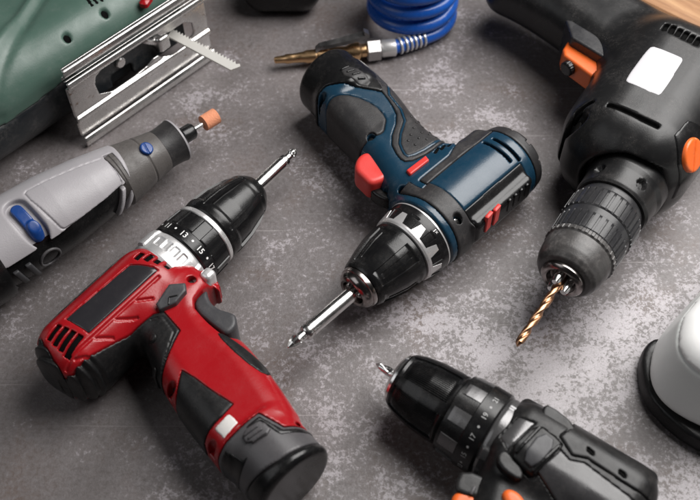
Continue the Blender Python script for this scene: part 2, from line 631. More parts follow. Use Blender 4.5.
def band(x, a, b, soft):
    return np.clip((x-a)/soft+.5, 0, 1)*np.clip((b-x)/soft+.5, 0, 1)


def hexbit(T, x0, x1, rad, tip_x, mat='chrome'):
    """hexagonal driver bit with a cross-head tip"""
    bit = T.rev('driver_bit', [(x0, rad), (x1-4.5, rad), (x1-4.2, rad*.90), (x1-3.4, rad*.90), (x1-3.1, rad), (x1-1, rad), (x1, rad*.86)], mat, nth=40)
    L = tip_x-x1
    def star(X, t, r):
        u = np.clip((X-(x1+L*.35))/(L*.3), 0, 1)
        return r*(1-u*.42*(np.cos(4*t) < .25))
    T.rev('bit_tip', [(x1, rad*.62), (x1+L*.30, rad*.62), (x1+L*.42, rad*.80), (x1+L*.72, rad*.62), (tip_x-.6, rad*.16), (tip_x, .05)],
          mat, nth=64, mod=star, step=.4, parent=bit)
    return bit

# ================================================================ table top and wood at its far corner
def table_top():
    me = bpy.data.meshes.new('table_top')
    a = 1.6
    me.from_pydata([(-a, -a, 0), (a, -a, 0), (a, a, 0), (-a, a, 0)], [], [(0, 1, 2, 3)])
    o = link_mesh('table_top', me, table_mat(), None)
    o['kind'] = 'structure'
    return o


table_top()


def vent_fill(T, base, polys, name='vent_opening', depth=2.2, mat='dark', parent=None, h=.55):
    for p in polys:
        T.over(name, base, p, mat, off=-depth, gap=-.3, zmin=max(0, 6), h=h, k=.1, parent=parent)


def screw_fill(T, base, pts, r=2.6, parent=None):
    for c in pts:
        T.over('screw', base, disc(c, r+.2), 'darkscrew', off=-3.2, gap=0, zmin=4, h=.6, k=.3, parent=parent)


M['nut'] = surf('plated_nut', (.45, .44, .44), .34, metal=1, bump=.05, dust=.3)
M['satin'] = surf('satin_black', (.010, .010, .0105), .36, spec=.30, bump=.15, dust=.10, speck=.3)
M['print'] = surf('grey_print', (.34, .34, .34), .5, bump=0, dust=.2)
M['panel'] = surf('grey_panel', (.036, .035, .037), .27, bump=.12, dust=.1)
M['darkscrew'] = surf('screw_steel', (.05, .05, .05), .4, metal=.8, bump=0, dust=0)


# ================================================================ red cordless drill
def red_drill():
    T = Tool('cordless_drill', 'red and black cordless drill lying on its side with silver driver bit pointing up right',
             'drill', (54, 377), (258, 185), 26.5)
    HP = chaikin([(44, -6), (46, -26), (35, -48), (28, -70), (23, -94), (17.5, -122), (61, -134), (69, -112), (75, -92), (80, -70), (78, -50), (90, -38), (94, -8)], 2)
    turn = lambda p: np.stack([p[:, 0]+.038*p[:, 1], p[:, 1]-.038*p[:, 0]+4.5], 1)
    HP = turn(HP)
    fin = chaikin(T.L([(196, 268), (212, 269), (219, 284), (220, 296), (212, 290), (200, 284)], 8), 1)

    def base(P):
        x, y, z = P
        b = rbox(P, (45, -1, 0), (47, 21.5, 25), 19)
        b = smin(b, rbox(P, (82, -22, 0), (13, 11, 16), 7), 6)
        b = smin(b, rprism(poly_d(x, y, fin), np.abs(z)-9, 4), 3)
        hz = 18.5+np.clip((-y-70)/60, 0, 1)*3.5
        b = smin(b, rprism(poly_d(x, y, HP), np.abs(z)-hz, 15), 9)
        s_ = (x-35.6)*-.20+(y+126)*-.98
        t_ = (x-35.6)*.98+(y+126)*-.20
        el = (np.sqrt((t_/22.3)**2+(z/25.3)**2)-1)*22.5
        return smin(b, rprism(el, np.abs(s_)-17.5, 3.0), 3)

    # outlines of the moulded pieces, on the level where each lies
    grip_out = T.L([(20, 350, 12), (31, 345, 10), (41.5, 340, 14), (60.5, 369, 20), (68, 369, 20), (98, 349.4, 19), (134.5, 323.4, 19), (153, 312.5, 19),
                    (164, 311, 18), (181, 331, 17), (171, 350, 17), (161, 369, 17), (156, 391, 13), (143, 420, -5), (100, 460, -20), (20, 430, -20)])
    tri = np.array(T.L([(181, 368, 19), (194, 375, 20), (212, 388, 21), (233.8, 403.3, 20), (222, 416, 20), (207, 431, 17), (198, 448, 10), (185, 470, -8), (150, 430, -8), (175, 402, 10)]))
    batt_edge = T.L([(205, 490, -10), (214, 464, 8), (224.6, 443.3, 18), (245, 426, 21), (259, 414.8, 21.5), (271, 422, 20), (284.7, 431, 17), (306, 430, 8), (325, 430, -8)])
    batt = batt_edge+[(120, -200), (-40, -200)]
    cap_edge = T.L([(214, 508, -5), (232, 489, 14), (252, 475, 21), (277.6, 461, 24), (298, 451, 21), (315, 446, 12), (335, 442, -5)])
    cap = cap_edge+[(120, -200), (-40, -200)]
    label = T.L([(64.4, 318.4), (88.4, 332.8), (152, 274.5), (158.2, 269), (154, 266.5), (140, 264.6), (129.2, 264.4)], 24)
    back_slots = [slot(*T.L([a, b], 23), 3.5) for a, b in (((47.8, 339), (60, 325.2)), ((53.8, 344.6), (67.6, 328.6)), ((59.6, 350), (74.6, 332)), ((65, 355.5), (81.5, 335.5)))]
    front_slots = [slot(*T.L([(x-3.4, y+3.8), (x+3.4, y-3.8)], 23.5), 3.6) for x, y in ((139, 256), (148.7, 257.2), (158, 259), (168, 261.6))]
    holes = T.L([(56.4, 379.4, 14), (191.9, 281.6, 15), (169.4, 384, 16), (211.5, 449, 9), (298, 424, 14)])
    hr = [3.0, 2.6, 3.0, 2.9, 1.4]
    switch = T.L([(155.4, 303), (158.8, 308), (175.5, 301), (186, 289.4), (185.2, 281.8), (169, 284.4)], 23)
    grooves = [np.array(slot(a, b, 1.4)) for a, b in (((9, -12.8), (15, -16.6)), ((24, -13), (32, -18.4)), ((39, -13.2), (49, -20)), ((54, -13.4), (62, -19)))]
    lip = np.array(slot((3, -11.6), (74, -12.6), 1.5))
    bed = cut(base, [grip_out, tri, label], 1.0)

    def carve(f, dk=4.0):
        def g(P):
            d = f(P); b = base(P)
            for s in back_slots+front_slots:
                d = smax(d, -np.maximum(poly_d(P[0], P[1], s), -(b+dk)), .5)
            for c, r in zip(holes, hr):
                d = smax(d, -np.maximum(cyl_z(P, c[0], c[1], r), -P[2]), .5)
            for s in grooves+[lip]:
                d = smax(d, -smax(poly_d(P[0], P[1], s), -(b+.9), .5), .5)
            return d
        return g
    TP = T.L([(188, 306), (207, 286), (209, 297), (213, 303.5), (221, 308.5), (231, 311.2), (237, 314), (238, 326), (227, 336), (218, 330)], 13)
    TPc = chaikin(TP, 2)
    pocket = chaikin(T.L([(191, 306), (204, 287), (215, 280), (250, 300), (250, 330), (227, 340), (219, 333), (206, 322)], 14), 1)
    shell0 = carve(bed)

    def shell(P):
        # front lip is cut away where the gear case shows, and ends at the battery pack
        d = np.maximum(shell0(P), -(poly_d(P[0], P[1], batt)-.25))
        d = smax(d, -np.maximum(poly_d(P[0], P[1], pocket), -14-P[2]), 1.2)
        fr = np.maximum(P[0]-(85.5+np.clip((-P[1]-6)/14, 0, 1)*11), -(np.hypot(P[1], P[2])-14))
        return np.where(P[1] > -21, smax(d, fr, .6), d)
    lo, hi = [-8, -140, -30], [104, 30, 30]
    T.sdf('housing', shell, lo, hi, 'red', .45)
    # handle grip and rear bumper
    gp = np.array(grip_out)
    def gripf(P):
        rear = np.clip((15-P[0])/9, 0, 1)
        d = smax(base(P)-.5-np.clip((19-P[0])/4, 0, 1)*.8*np.cos((P[0]+.18*P[1])*2*math.pi/4.6), poly_d(P[0], P[1], gp)+.35, 1.2)
        c = holes[0]
        d = smax(d, -np.maximum(cyl_z(P, c[0], c[1], 3.0), -P[2]), .5)
        for q in palm_groove:
            d = np.maximum(d, -np.maximum(poly_d(P[0], P[1], q), -(base(P)-.5+.7)))
        return d
    pg = T.L([(150, 318), (163, 316), (174, 331), (160, 366)], 19)
    palm_groove = [slot(pg[i], pg[i+1], 1.0) for i in range(3)]
    T.sdf('rubber_grip', gripf, [-12, -80, -32], [80, 12, 30], 'blackrub', .55)
    for px in ((151, 334), (133.5, 351), (148.5, 361.5)):
        c = T.L([px], 20)[0]
        T.sdf('grip_stud', lambda P: smax(base(P)-1.9, cyl_z(P, c[0], c[1], 2.4), 1.4), [c[0]-4, c[1]-4, -8], [c[0]+4, c[1]+4, 32], 'blackrub', .4)
    T.over('handle_panel', base, tri, 'blackrub', off=.4, zmin=-24, h=.62)
    strip = T.L([(28, 345, 10), (52, 322.5, 12), (72, 304, 14), (100, 279, 14), (124, 256, 13), (118, 240, -10), (20, 320, -10)])
    T.over('top_strip', base, np.array(strip), 'blackrub', off=.8, zmin=-22, h=.6)
    T.over('label_panel', base, np.array(label), 'gloss', off=-.35, gap=.25, zmin=8, h=.6, k=.5)
    vent_fill(T, base, back_slots+front_slots, depth=1.3)
    for c, r in zip(holes[:4], hr):
        T.over('screw', base, disc(c, r-.3), 'darkscrew', off=-3.4, gap=0, zmin=2, h=.6, k=.3)
    # battery pack
    latch = chaikin(T.L([(240, 434.5), (262, 421.5), (275, 434.5), (247, 447)], 22.5), 1)
    slitp = slot(*T.L([(226, 446.5), (246, 463.5)], 21), 2.2)
    def packf(P):
        b = base(P)
        d = smax(smax(b, poly_d(P[0], P[1], batt)+.25, .8), -(poly_d(P[0], P[1], cap)-.15), .4)
        return d
    pk = T.sdf('battery_pack', packf, [-4, -156, -32], [76, -96, 32], 'battgrey', .62)
    T.over('rim', base, np.array(T.L([(205, 494, -10), (214, 468, 8), (225.4, 447.5, 18), (237.5, 452.5, 20.5), (242.5, 456.5, 21), (252, 451, 22), (236, 474, 20), (222, 487, 12), (205, 510, -8)])), 'black', off=.35, zmin=-24, h=.6, parent=pk)
    T.over('rim', base, np.array(T.L([(244, 430.5, 21), (259.5, 417.5, 21.5), (284, 433.5, 17), (306, 433, 8), (325, 433, -8), (328, 439, -8), (306, 439, 10), (281, 440, 19), (260, 424.5, 22), (250, 431.5, 22)])), 'black', off=.35, zmin=-24, h=.6, parent=pk)
    T.over('latch', base, latch, 'battgrey', off=1.3, gap=.2, zmin=8, h=.45, k=.9, parent=pk)
    for k in range(3):
        p0, p1 = T.L([(243.5+k*4.2, 436.5+k*3.1), (258.5+k*4.2, 427.5+k*3.1)], 24)
        T.over('latch_rib', base, np.array(slot(p0, p1, 1.4)), 'battgrey', off=2.2, gap=0, zmin=8, h=.4, k=.7, parent=pk)
    T.over('end_cap', base, np.array(cap), 'black', off=.5, gap=.1, zmin=-32, zmax=32, h=.65, k=2.2, parent=pk)
    st = np.array(T.L([(214, 427.5, 19), (229, 412.3, 21), (238.5, 421.5, 21.3), (224, 438, 19.5)]))
    T.over('sticker', base, st, 'oldsticker', off=.25, gap=0, zmin=8, h=.6, k=.2)
    # direction switch with an arrow
    sw = T.over('direction_switch', base, np.array(switch), 'trig', off=3.6, gap=0, zmin=10, h=.5, k=1.0)
    ar = T.L([(167, 299), (167.5, 292), (177, 290)], 27.5)
    for a, b in ((0, 1), (1, 2)):
        T.over('arrow_mark', base, np.array(slot(ar[a], ar[b], 1.1)), 'black', off=3.9, gap=0, zmin=16, h=.4, k=.2, parent=sw)
    # trigger
    T.sdf('trigger', lambda P: rprism(poly_d(P[0], P[1], TPc)+.5, np.abs(P[2]-1)-13, 2.2), [54, -74, -16], [108, -18, 18], 'trig', .55)
    # black insert on the handle's front edge
    fi = chaikin(T.L([(214, 338, 10), (228, 341, 8), (255, 362, 4), (275, 382, -3), (268, 386, 6), (243, 367, 11)]), 1)
    T.over('finger_pad', base, fi, 'blackrub', off=.5, zmin=-16, h=.5)

    # cast gear case, clutch ring, chuck
    def lugs(x, t, r):
        u = band(x, 85, 99, .8)
        r = r+u*(1.6*bump(t, R_(-38), .16, .06)+1.4*bump(t, R_(66), .13, .06)+1.0*bump(t, R_(92), .12, .06))
        for c in (-14, 2, 18, 34):
            r = r-band(x, 89, 95, .8)*.9*bump(t, R_(c), .09, .05)
        return r
    gc = T.rev('gear_case', [(81, 20.5), (84, 22.4), (95, 22.4), (98, 21.6), (99.5, 20.5)], 'silver', nth=288, mod=lugs, step=.6)
    sc = T.L([(209, 273.5, 15)])[0]
    T.sdf('screw_boss', lambda P: smin(rbox(P, (sc[0]-1, sc[1], 11), (4, 3.6, 7), 2.6), rbox(P, (sc[0]-6, sc[1]+2, 8), (5, 5, 6), 3), 2), [sc[0]-14, sc[1]-8, 0], [sc[0]+7, sc[1]+10, 21], 'silver', .5, parent=gc)

    def clutch(x, t, r):
        return r+band(x, 107.5, 119.2, .5)*.7*(np.cos(12*(t-R_(8))) > .25)
    cr = T.rev('clutch_ring', [(99.5, 19), (99.6, 21.5), (100.4, 22.2), (107, 22.4), (107.6, 21.8), (119, 21.2), (119.6, 20)], 'black', nth=360, mod=clutch, step=.6)
    for txt, a in (('11', -26), ('13', 8), ('15', 42), ('17', 76), ('19', 110)):
        ring_text(T, 'number', txt, 5.0, 103.8, R_(a), 22.5, parent=cr)
        ring_dot(T, 'dot', 104.2, R_(a-17), 22.5, .75, parent=cr)
    T.rev('silver_band', [(119.6, 19), (119.6, 21.0), (120.1, 21.5), (122.4, 21.4), (122.9, 20.9), (122.9, 19)], 'ring', nth=128)

    def jaw(x, t, r):
        c = (np.cos(6*(t-R_(22))) > -.72)
        e = band(x, 131, 160, 2.0)
        r = r-e*1.5*c*np.clip((162-x)/12, .4, 1)
        groove = (np.abs((t-R_(22)+math.pi/6) % (math.pi/3)-math.pi/6) > math.pi/6-.06)
        return r-band(x, 128, 161, 1.5)*.5*groove
    ck = T.rev('chuck', [(122.9, 18), (122.9, 19.6), (124.5, 20.8), (128, 21.2), (133, 21.2), (142, 20.4), (150, 18.7), (157, 16.4), (162, 14.2), (165.5, 11.6), (167.6, 9.6), (168.0, 8.6), (166.5, 7.6), (166.5, 3)],
               'black', nth=360, mod=jaw, step=.8)
    T.rev('jaw_collar', [(164, 7.7), (168.6, 7.0), (169, 5.5), (168.8, 3)], 'darkchrome', nth=48, parent=ck)
    hexbit(T, 160, 198, 4.2, 209)
    T.settle()
    return T


red = red_drill()


# ================================================================ blue cordless drill
def blue_drill():
    T = Tool('cordless_drill', 'dark blue and grey cordless drill with salmon red trigger and driver bit pointing down left',
             'drill', (530, 142), (362, 284), 27)
    HP = chaikin([(102, -8), (103, -30), (94, -52), (86, -80), (81, -108), (77, -126), (34, -130), (33, -108), (36.5, -83), (45, -56), (47, -40), (42, -18), (40, -6)], 2)
    BP = chaikin([(81, -106), (77, -130), (72, -139), (39, -146), (32, -142), (30, -130), (33, -106)], 2)

    def base(P):
        x, y, z = P
        b = lathe_d(P, [(14, 14), (15, 20), (18, 23), (27, 24.6), (60, 25), (88, 24.8), (104, 24.4), (106, 22)])
        rail = rbox(P, (58, -17, 10), (32, 8, 8), 5)
        b = smin(b, rail, 4)
        rail2 = rbox(P, (60, 20.5, 6), (27, 6, 9), 3.5)
        b = smin(b, rail2, 2)
        hz = 18+np.clip((-y-70)/50, 0, 1)*4.5
        b = smin(b, rprism(poly_d(x, y, HP), np.abs(z)-hz, 14), 9)
        s_ = (x-54)*-.14+(y+121)*-.99
        t_ = (x-54)*.99+(y+121)*-.14
        el = (np.sqrt((t_/22.8)**2+(z/24.6)**2)-1)*23
        return smin(b, rprism(el, np.abs(s_)-17.5, 4.0), 3)

    side = chaikin(T.L([(323, 113, 16), (326, 98, 20), (334, 92, 22), (353, 92, 22), (375, 101, 21), (387, 114, 20), (386, 122, 19), (384, 132, 18), (372, 138, 16), (364, 158, 0), (330, 190, -10), (285, 140, -8)]), 1)
    dots = chaikin(T.L([(375, 82.6, 20), (391, 100.4, 20), (397.8, 114.3, 20), (389.5, 139, 19), (397.8, 154, 20), (407, 159, 21), (430.7, 149, 21), (449, 137.5, 15),
                    (462, 118, -5), (445, 80, -8), (400, 56, -5), (371, 74, 14)]), 1)
    inner = chaikin(T.L([(383, 86.5, 19), (407, 112.3, 19), (398.5, 138, 19), (403.5, 150, 20), (409, 153, 21), (430.7, 143.6, 20), (444, 136, 14), (456, 118, -5), (440, 86, -8), (402, 62, -5)]), 1)
    batt = T.L([(312, 120, -12), (316, 112, 4), (318, 92, 17), (326, 82, 23), (340, 79.5, 25), (364, 82, 25), (383, 90, 20), (398, 84, -5)])
    batt = batt+[(20, -220), (120, -220)]
    collar = [(86, 40), (86, -13), (92, -13), (92, -24), (100, -24), (100, 40)]
    railp = [(25, -13), (88, -13), (88, -19.5), (60, -19.5), (40, -27), (25, -27)]
    rail2p = [(33, 14.5), (87, 14.5), (87, 34), (33, 34)]
    capp = [(-8, -40), (25, -40), (25, 40), (-8, 40)]
    holes = T.L([(322.5, 96.2, 16), (371.4, 135.4, 17), (385.4, 180.2, 17), (402.2, 184.4, 19)])
    hr = [2.5, 2.5, 1.9, 2.2]
    holes2, hr2 = holes+[(93, 16)], hr+[2.7]
    slots = [slot(*T.L([(x-2, y+3.2), (x+2, y-3.2)], 18), 2.0) for x, y in ((436.6, 149.6), (443, 146.2), (449.6, 142.8), (456.4, 139.6))]
    # two arc-shaped cooling slits near the rear
    arcs = [(32.5, -.62, .35), (38.5, -.50, .48)]
    bed = cut(base, [side, dots, collar, railp, rail2p, capp], 1.0)

    def shell(P):
        d = np.maximum(bed(P), -(poly_d(P[0], P[1], batt)-.25))
        b = base(P)
        for c, r in zip(holes2, hr2):
            d = smax(d, -np.maximum(cyl_z(P, c[0], c[1], r), -P[2]), .5)
        for q in slots:
            d = np.maximum(d, -np.maximum(poly_d(P[0], P[1], q), -(b+3)))
        th = np.arctan2(-P[1], P[2])
        for xc, t0, t1 in arcs:
            w_ = np.maximum(np.abs(P[0]-xc)-1.1, np.maximum(t0-th, th-t1)*25)
            d = np.maximum(d, -np.maximum(w_, -(b+3)))
        return d
    T.sdf('housing', shell, [6, -140, -30], [112, 34, 30], 'blue', .6)
    T.sdf('vent_core', lambda P: np.maximum(np.maximum(base(P)+2.0, np.abs(P[0]-35.5)-5), 8-P[2]), [28, -20, 6], [43, 20, 30], 'dark', .7)
    vent_fill(T, base, slots, depth=.9)
    for c, r in zip(holes, hr):
        T.over('screw', base, disc(c, r-.3), 'darkscrew', off=-3.4, gap=0, zmin=2, h=.6, k=.3)
    sg = np.array(side)
    def sidef(P):
        d = smax(base(P)-.5, poly_d(P[0], P[1], sg)+.35, 1.4)
        c = holes[1]
        return smax(d, -np.maximum(cyl_z(P, c[0], c[1], 2.9), -P[2]), .5)
    T.sdf('side_grip', sidef, [50, -145, -28], [116, -40, 30], 'grip', .55)
    dg, ig = np.array(dots), np.array(inner)
    def dotf(P):
        b = base(P)
        d = smax(b-.5, poly_d(P[0], P[1], dg)+.35, 1.2)
        return np.maximum(d, -np.maximum(np.abs(poly_d(P[0], P[1], ig))-.9, -(b+.6)))
    gr = T.sdf('palm_grip', dotf, [10, -125, -26], [100, -10, 30], 'grip', .55)
    # blue inlay line round the studded field
    T.over('inlay', base, ig, 'blue', off=.25, gap=-.7, zmin=-14, h=.55, k=.2, parent=gr)
    field = np.array(inner)
    T.over('stud_field', base, field, 'grip', off=.6, gap=.7, zmin=-14, h=.55, k=.5, parent=gr)
    for i, (px, py) in enumerate([(414, 126), (411, 133), (408.5, 139), (422, 130), (419, 136.5), (415.5, 143), (430, 131), (427, 137.5), (423, 121), (431, 124), (417, 118), (437, 132), (412, 112), (420, 112)]):
        c = T.L([(px, py)], 19)[0]
        T.sdf('grip_stud', lambda P: smax(base(P)-1.2, cyl_z(P, c[0], c[1], 1.0), .8), [c[0]-2.5, c[1]-2.5, 3], [c[0]+2.5, c[1]+2.5, 30], 'grip', .4, parent=gr)
    def capf(P):
        d = smax(base(P)-.4, poly_d(P[0], P[1], np.array(capp))+.3, 1.0)
        th = np.arctan2(-P[1], P[2])
        for a in (-58, -22, 14, 50, 86):
            w_ = np.maximum(np.abs((th-R_(a)))*25-2.0, np.abs(P[0]-15.5)-3.2)
            d = smax(d, -np.maximum(w_, -(base(P)+2.4)), .4)
        return d
    T.sdf('rear_cap', capf, [4, -30, -30], [28, 34, 30], 'grip', .5)
    # collar behind the clutch, side rails
    def collarf(P):
        d = smax(base(P)-.9, poly_d(P[0], P[1], np.array(collar))+.3, 1.2)
        c = (87, 17.5)
        return smax(d, -np.maximum(np.hypot(P[0]-93, P[1]-16)-2.7, -P[2]), .5)
    T.sdf('collar', collarf, [82, -30, -30], [104, 34, 30], 'grip', .5)
    T.over('screw', base, disc((93, 16), 2.4), 'chrome', off=-2.6, gap=0, zmin=2, h=.5, k=.3)
    T.over('top_rail', base, np.array(railp), 'grip', off=.5, zmin=-20, h=.55)
    rl = T.over('side_rail', base, np.array(rail2p), 'black', off=.5, zmin=-20, h=.55)
    for k in range(2):
        T.box('red_vent', (69+k*7.4, 26.4, 10.5), (3.0, 1.2, 7.5), 'salmon', r=.5, rot=R_(8), parent=rl)
    for k in range(4):
        T.box('rail_rib', (40+k*5.6, 26.6, 9.5), (1.3, .9, 5.5), 'black', r=.5, parent=rl)
    # battery pack
    vn = T.L([(345, 62, 26), (352, 72, 26), (366, 80, 25), (372, 78, 24)])
    bt = np.array(batt)
    fl = chaikin(T.L([(336, 70, 26), (352, 63, 25), (373, 78, 22), (366, 83, 25)]), 1)
    def packf(P):
        b = base(P)
        return smax(b-.5, poly_d(P[0], P[1], bt)+.25, 1.0)
    pk = T.sdf('battery_pack', packf, [22, -158, -30], [96, -90, 30], 'black', .6)
    T.over('latch', base, fl, 'grip', off=1.0, gap=0, zmin=4, h=.5, k=1.2, parent=pk)
    for k in range(4):
        p0, p1 = T.L([(341+k*5.6, 70.5+k*2.4), (349.5+k*5.4, 66.5+k*3.0)], 24)
        T.over('latch_rib', base, np.array(slot(p0, p1, 1.5)), 'black', off=1.7, gap=0, zmin=4, h=.4, k=.8, parent=pk)
    # trigger and switches
    TP = chaikin(T.L([(353.5, 172), (357, 159), (368, 153.5), (380, 160), (391, 166), (391, 178), (381, 184), (369, 187), (362, 180)], 8), 2)
    T.sdf('trigger', lambda P: rprism(poly_d(P[0], P[1], TP), np.abs(P[2]-4)-8.5, 3.0), [80, -80, -8], [120, -20, 16], 'salmon', .55)
    T.over('direction_switch', base, np.array(T.L([(406.5, 166.5), (426, 152), (429.5, 157.5), (410.5, 172)], 22)), 'salmon', off=1.8, gap=0, zmin=8, h=.45, k=.8)
    bump_c = chaikin([(97, -26), (104, -30), (106, -44), (98, -48)], 2)
    T.sdf('work_light', lambda P: rprism(poly_d(P[0], P[1], bump_c), np.abs(P[2])-5, 2), [92, -52, -10], [110, -20, 10], 'black', .6)
    # clutch ring with silver teeth
    def clutch(x, t, r):
        return r-band(x, 112, 124, .4)*.5*(np.cos(10*t) > .35)
    cl = T.rev('clutch_ring', [(105, 20), (105.2, 23.4), (106.2, 24.0), (111, 23.8), (113, 23.6), (121, 22.0), (122.5, 20.5), (122.5, 15)], 'black', nth=360, mod=clutch, step=.6)
    T.rev('white_line', [(106.6, 23.4), (106.6, 24.15), (107.5, 24.13), (107.5, 23.4)], 'ring', nth=128, close=False, parent=cl)

    def teeth(x, t, r):
        q = np.abs((t/(2*math.pi)*10) % 1-.5)*2           # 0..1 triangle
        edge = 120.2-np.clip((.52-q)*26, 0, 6.6)
        return np.where(x < edge, r-1.6, r)
    T.rev('silver_teeth', [(112.5, 23.9), (118, 22.9), (121.6, 22.3), (122.8, 21.6), (123, 20)], 'ring', nth=600, mod=teeth, step=.3, parent=cl, sharp=50)
    def mark(t):
        return t
    ring_text(T, 'symbol', 'x1', 3.2, 109.6, R_(-34), 24.1, 'ring', parent=cl)

    def jaw(x, t, r):
        a = np.abs((t+R_(8)) % (math.pi/3)-math.pi/6)
        return r-band(x, 128, 153, 1.6)*.9*(a < .30)-band(x, 130, 150, 1.2)*.5*(a < .10)
    ck = T.rev('chuck', [(123, 15), (123, 20.0), (124.2, 21.0), (128, 21.2), (137, 20.4), (146, 18.2), (152, 16.4), (156, 15), (157.2, 14.2), (157.2, 8)], 'black', nth=360, mod=jaw, step=.8)
    T.rev('nose_ring', [(156, 12), (156.8, 13.4), (158, 13.7), (160, 13.4), (160.4, 12.6), (162.5, 12.2), (164.2, 10.6), (165, 9.2), (164.4, 7.8), (161.0, 7.0), (159, 3)], 'darkchrome', nth=96, parent=ck)
    for k in range(3):
        a = R_(50+120*k)
        T.rev('jaw', [(157, 2.4), (163.5, 2.2), (164.6, 1.4)], 'darkchrome', nth=10, parent=ck,
              tf=lambda V: V+np.array([0, -5*math.sin(a), 5*math.cos(a)]))
    hexbit(T, 156, 203, 4.5, 216)
    T.settle()
    return T


blue = blue_drill()


# ================================================================ large black mains drill
def twist_bit(T, x0, x1, rad, mat='gold', parent=None):
    def helix(x, t, r):
        a = np.abs(np.sin(t-x*2*math.pi/(rad*11)))
        u = np.clip((x1-4-x)/3, 0, 1)*0+1
        return r*(1-.42*np.clip((.80-a)/.35, 0, 1)*band(x, x0+9, x1+5, 3)*u)
    return T.rev('drill_bit', [(x0, rad), (x1-rad*1.1, rad), (x1, .1)], mat, nth=72, mod=helix, step=.45, parent=parent)


def black_drill():
    T = Tool('power_drill', 'large dusty black power drill with blank white label, orange trigger and twist bit',
             'drill', (690, 90), (558, 285), 40.5)
    HP = chaikin([(30, -30), (27, -50), (10, -74), (0, -104), (-7, -136), (-7, -156), (-16, -166), (-60, -168), (-62, -120), (-52, -64), (-42, -18), (10, -10)], 2)

    def base(P):
        x, y, z = P
        b = rbox(P, (37.5, -11, 0), (71.5, 43, 40), 33)
        b = b+np.clip((x-60)/60, 0, 1)*3.0*np.clip((np.abs(y+3)-10)/20, 0, 1)
        return smin(b, rprism(poly_d(x, y, HP), np.abs(z)-22, 19), 16)

    lab = chaikin(T.L([(649, 46.5), (654, 46.8), (682, 58), (683.4, 62), (661.5, 95.5), (657, 96.8), (627, 83), (625, 79)], 39), 1)
    slots = [slot(*T.L([(608, 103, 38), (659, 127.5, 38)]), 3.0), slot(*T.L([(579, 101, 34), (596, 97, 36)]), 3.0)]
    vents = [slot(*T.L([(661.5+k*6.2, 36.5+k*3.1, 34), (666.5+k*6.2, 28.5+k*3.1, 34)]), 3.2) for k in range(6)]
    hole = T.L([(580, 113, 30)])[0]
    mouth = T.L([(608, 165, 30), (640, 178, 30)])

    def shell(P):
        b = base(P)
        d = b
        for s in slots+vents:
            d = smax(d, -np.maximum(poly_d(P[0], P[1], np.array(s)), -(b+4)), .8)
        d = smax(d, -np.maximum(cyl_z(P, hole[0], hole[1], 5.2), -(b+6)), 1.6)
        # scooped front where the gear neck comes out
        d = smax(d, -np.maximum(np.hypot(P[1], P[2])-27+np.clip((P[0]-100)*.2, -6, 0), 96-P[0]), 2.5)
        return d
    T.sdf('housing', shell, [-70, -208, -44], [114, 42, 44], 'dusty', .9)
    for s in slots+vents:
        T.over('vent_opening', base, s, 'dark', off=-2.6, gap=-.3, zmin=14, h=.6, k=.1)
    T.over('screw', base, disc(hole, 3), 'darkscrew', off=-4.5, gap=0, zmin=10, h=.6, k=.3)
    T.over('label', base, lab, 'sticker', off=.25, gap=0, zmin=20, h=.7, k=.2)
    # rotary selector knob on the side
    kc = T.L([(688, 155, 22)])[0]
    T.sdf('selector_plate', lambda P: smax(base(P)-.8, poly_d(P[0], P[1], chaikin([(kc[0]-19, kc[1]-9), (kc[0]+12, kc[1]-12), (kc[0]+16, kc[1]+30), (kc[0]-22, kc[1]+30)], 1)), 1.0), [kc[0]-26, kc[1]-14, -4], [kc[0]+20, kc[1]+32, 44], 'black', .7)
    n = np.array([.04, .84, .50]); n /= np.linalg.norm(n)
    c3 = np.array([kc[0], kc[1]-.5, 22.0])
    def knob(P):
        q = [P[i]-c3[i] for i in range(3)]
        t = sum(q[i]*n[i] for i in range(3))
        r = np.sqrt(np.maximum(sum(q[i]**2 for i in range(3))-t*t, 0))
        d = rprism(r-10.5, np.abs(t)-5.0, 1.5)
        bar = np.abs(q[0]*.75-q[1]*.35+q[2]*.45)
        return smax(d, -np.maximum(bar-.6, 4.0-t), .5)
    T.sdf('selector_knob', knob, c3-14, c3+14, 'orange', .55)
    # trigger, its guard panel and lock button
    gp = np.array(T.L([(566, 19), (572, 20), (615, 46), (608, 59), (572, 37)], 17))
    T.sdf('trigger_frame', lambda P: rprism(poly_d(P[0], P[1], gp), np.abs(P[2]-3)-14, 1.2), [-20, -112, -12], [50, -30, 18], 'smoke', .6)
    TP = np.array(T.L([(571, 35.5), (606, 58), (605.5, 65), (596, 76.5), (591, 75), (564, 55), (563, 49)], 9))
    T.sdf('trigger', lambda P: rprism(poly_d(P[0], P[1], TP), np.abs(P[2]-2)-7.5, 2.0), [-20, -112, -14], [60, -30, 14], 'orange', .6)
    bc = T.L([(573, 64, 4)])[0]
    def knurl(P):
        q0 = (P[0]-bc[0])*.95-(P[1]-bc[1])*.3
        q1 = (P[0]-bc[0])*.3+(P[1]-bc[1])*.95
        a = np.arctan2(P[2]-3, q1)
        return rprism(np.hypot(q1, P[2]-3)-5.0-.3*np.cos(18*a), np.abs(q0-1)-6, 1.2)
    T.sdf('lock_button', knurl, [bc[0]-12, bc[1]-10, -5], [bc[0]+12, bc[1]+10, 12], 'black', .45)

    # gear neck, chuck
    def neckm(x, t, r):
        e = r*0
        for a in (-28, 42):
            d = np.hypot(x-112, (t-R_(a))*22.5)
            d2 = np.hypot(x-112, (t-2*math.pi-R_(a))*22.5)
            e = e+3.0*np.clip((3.6-np.minimum(d, d2))/1.2, 0, 1)
        return r-e
    nk = T.rev('gear_neck', [(86, 20), (88, 25), (104, 24.5), (108, 23.4), (120, 23), (122, 22), (122.5, 18)], 'dusty', nth=300, mod=neckm, step=.8)

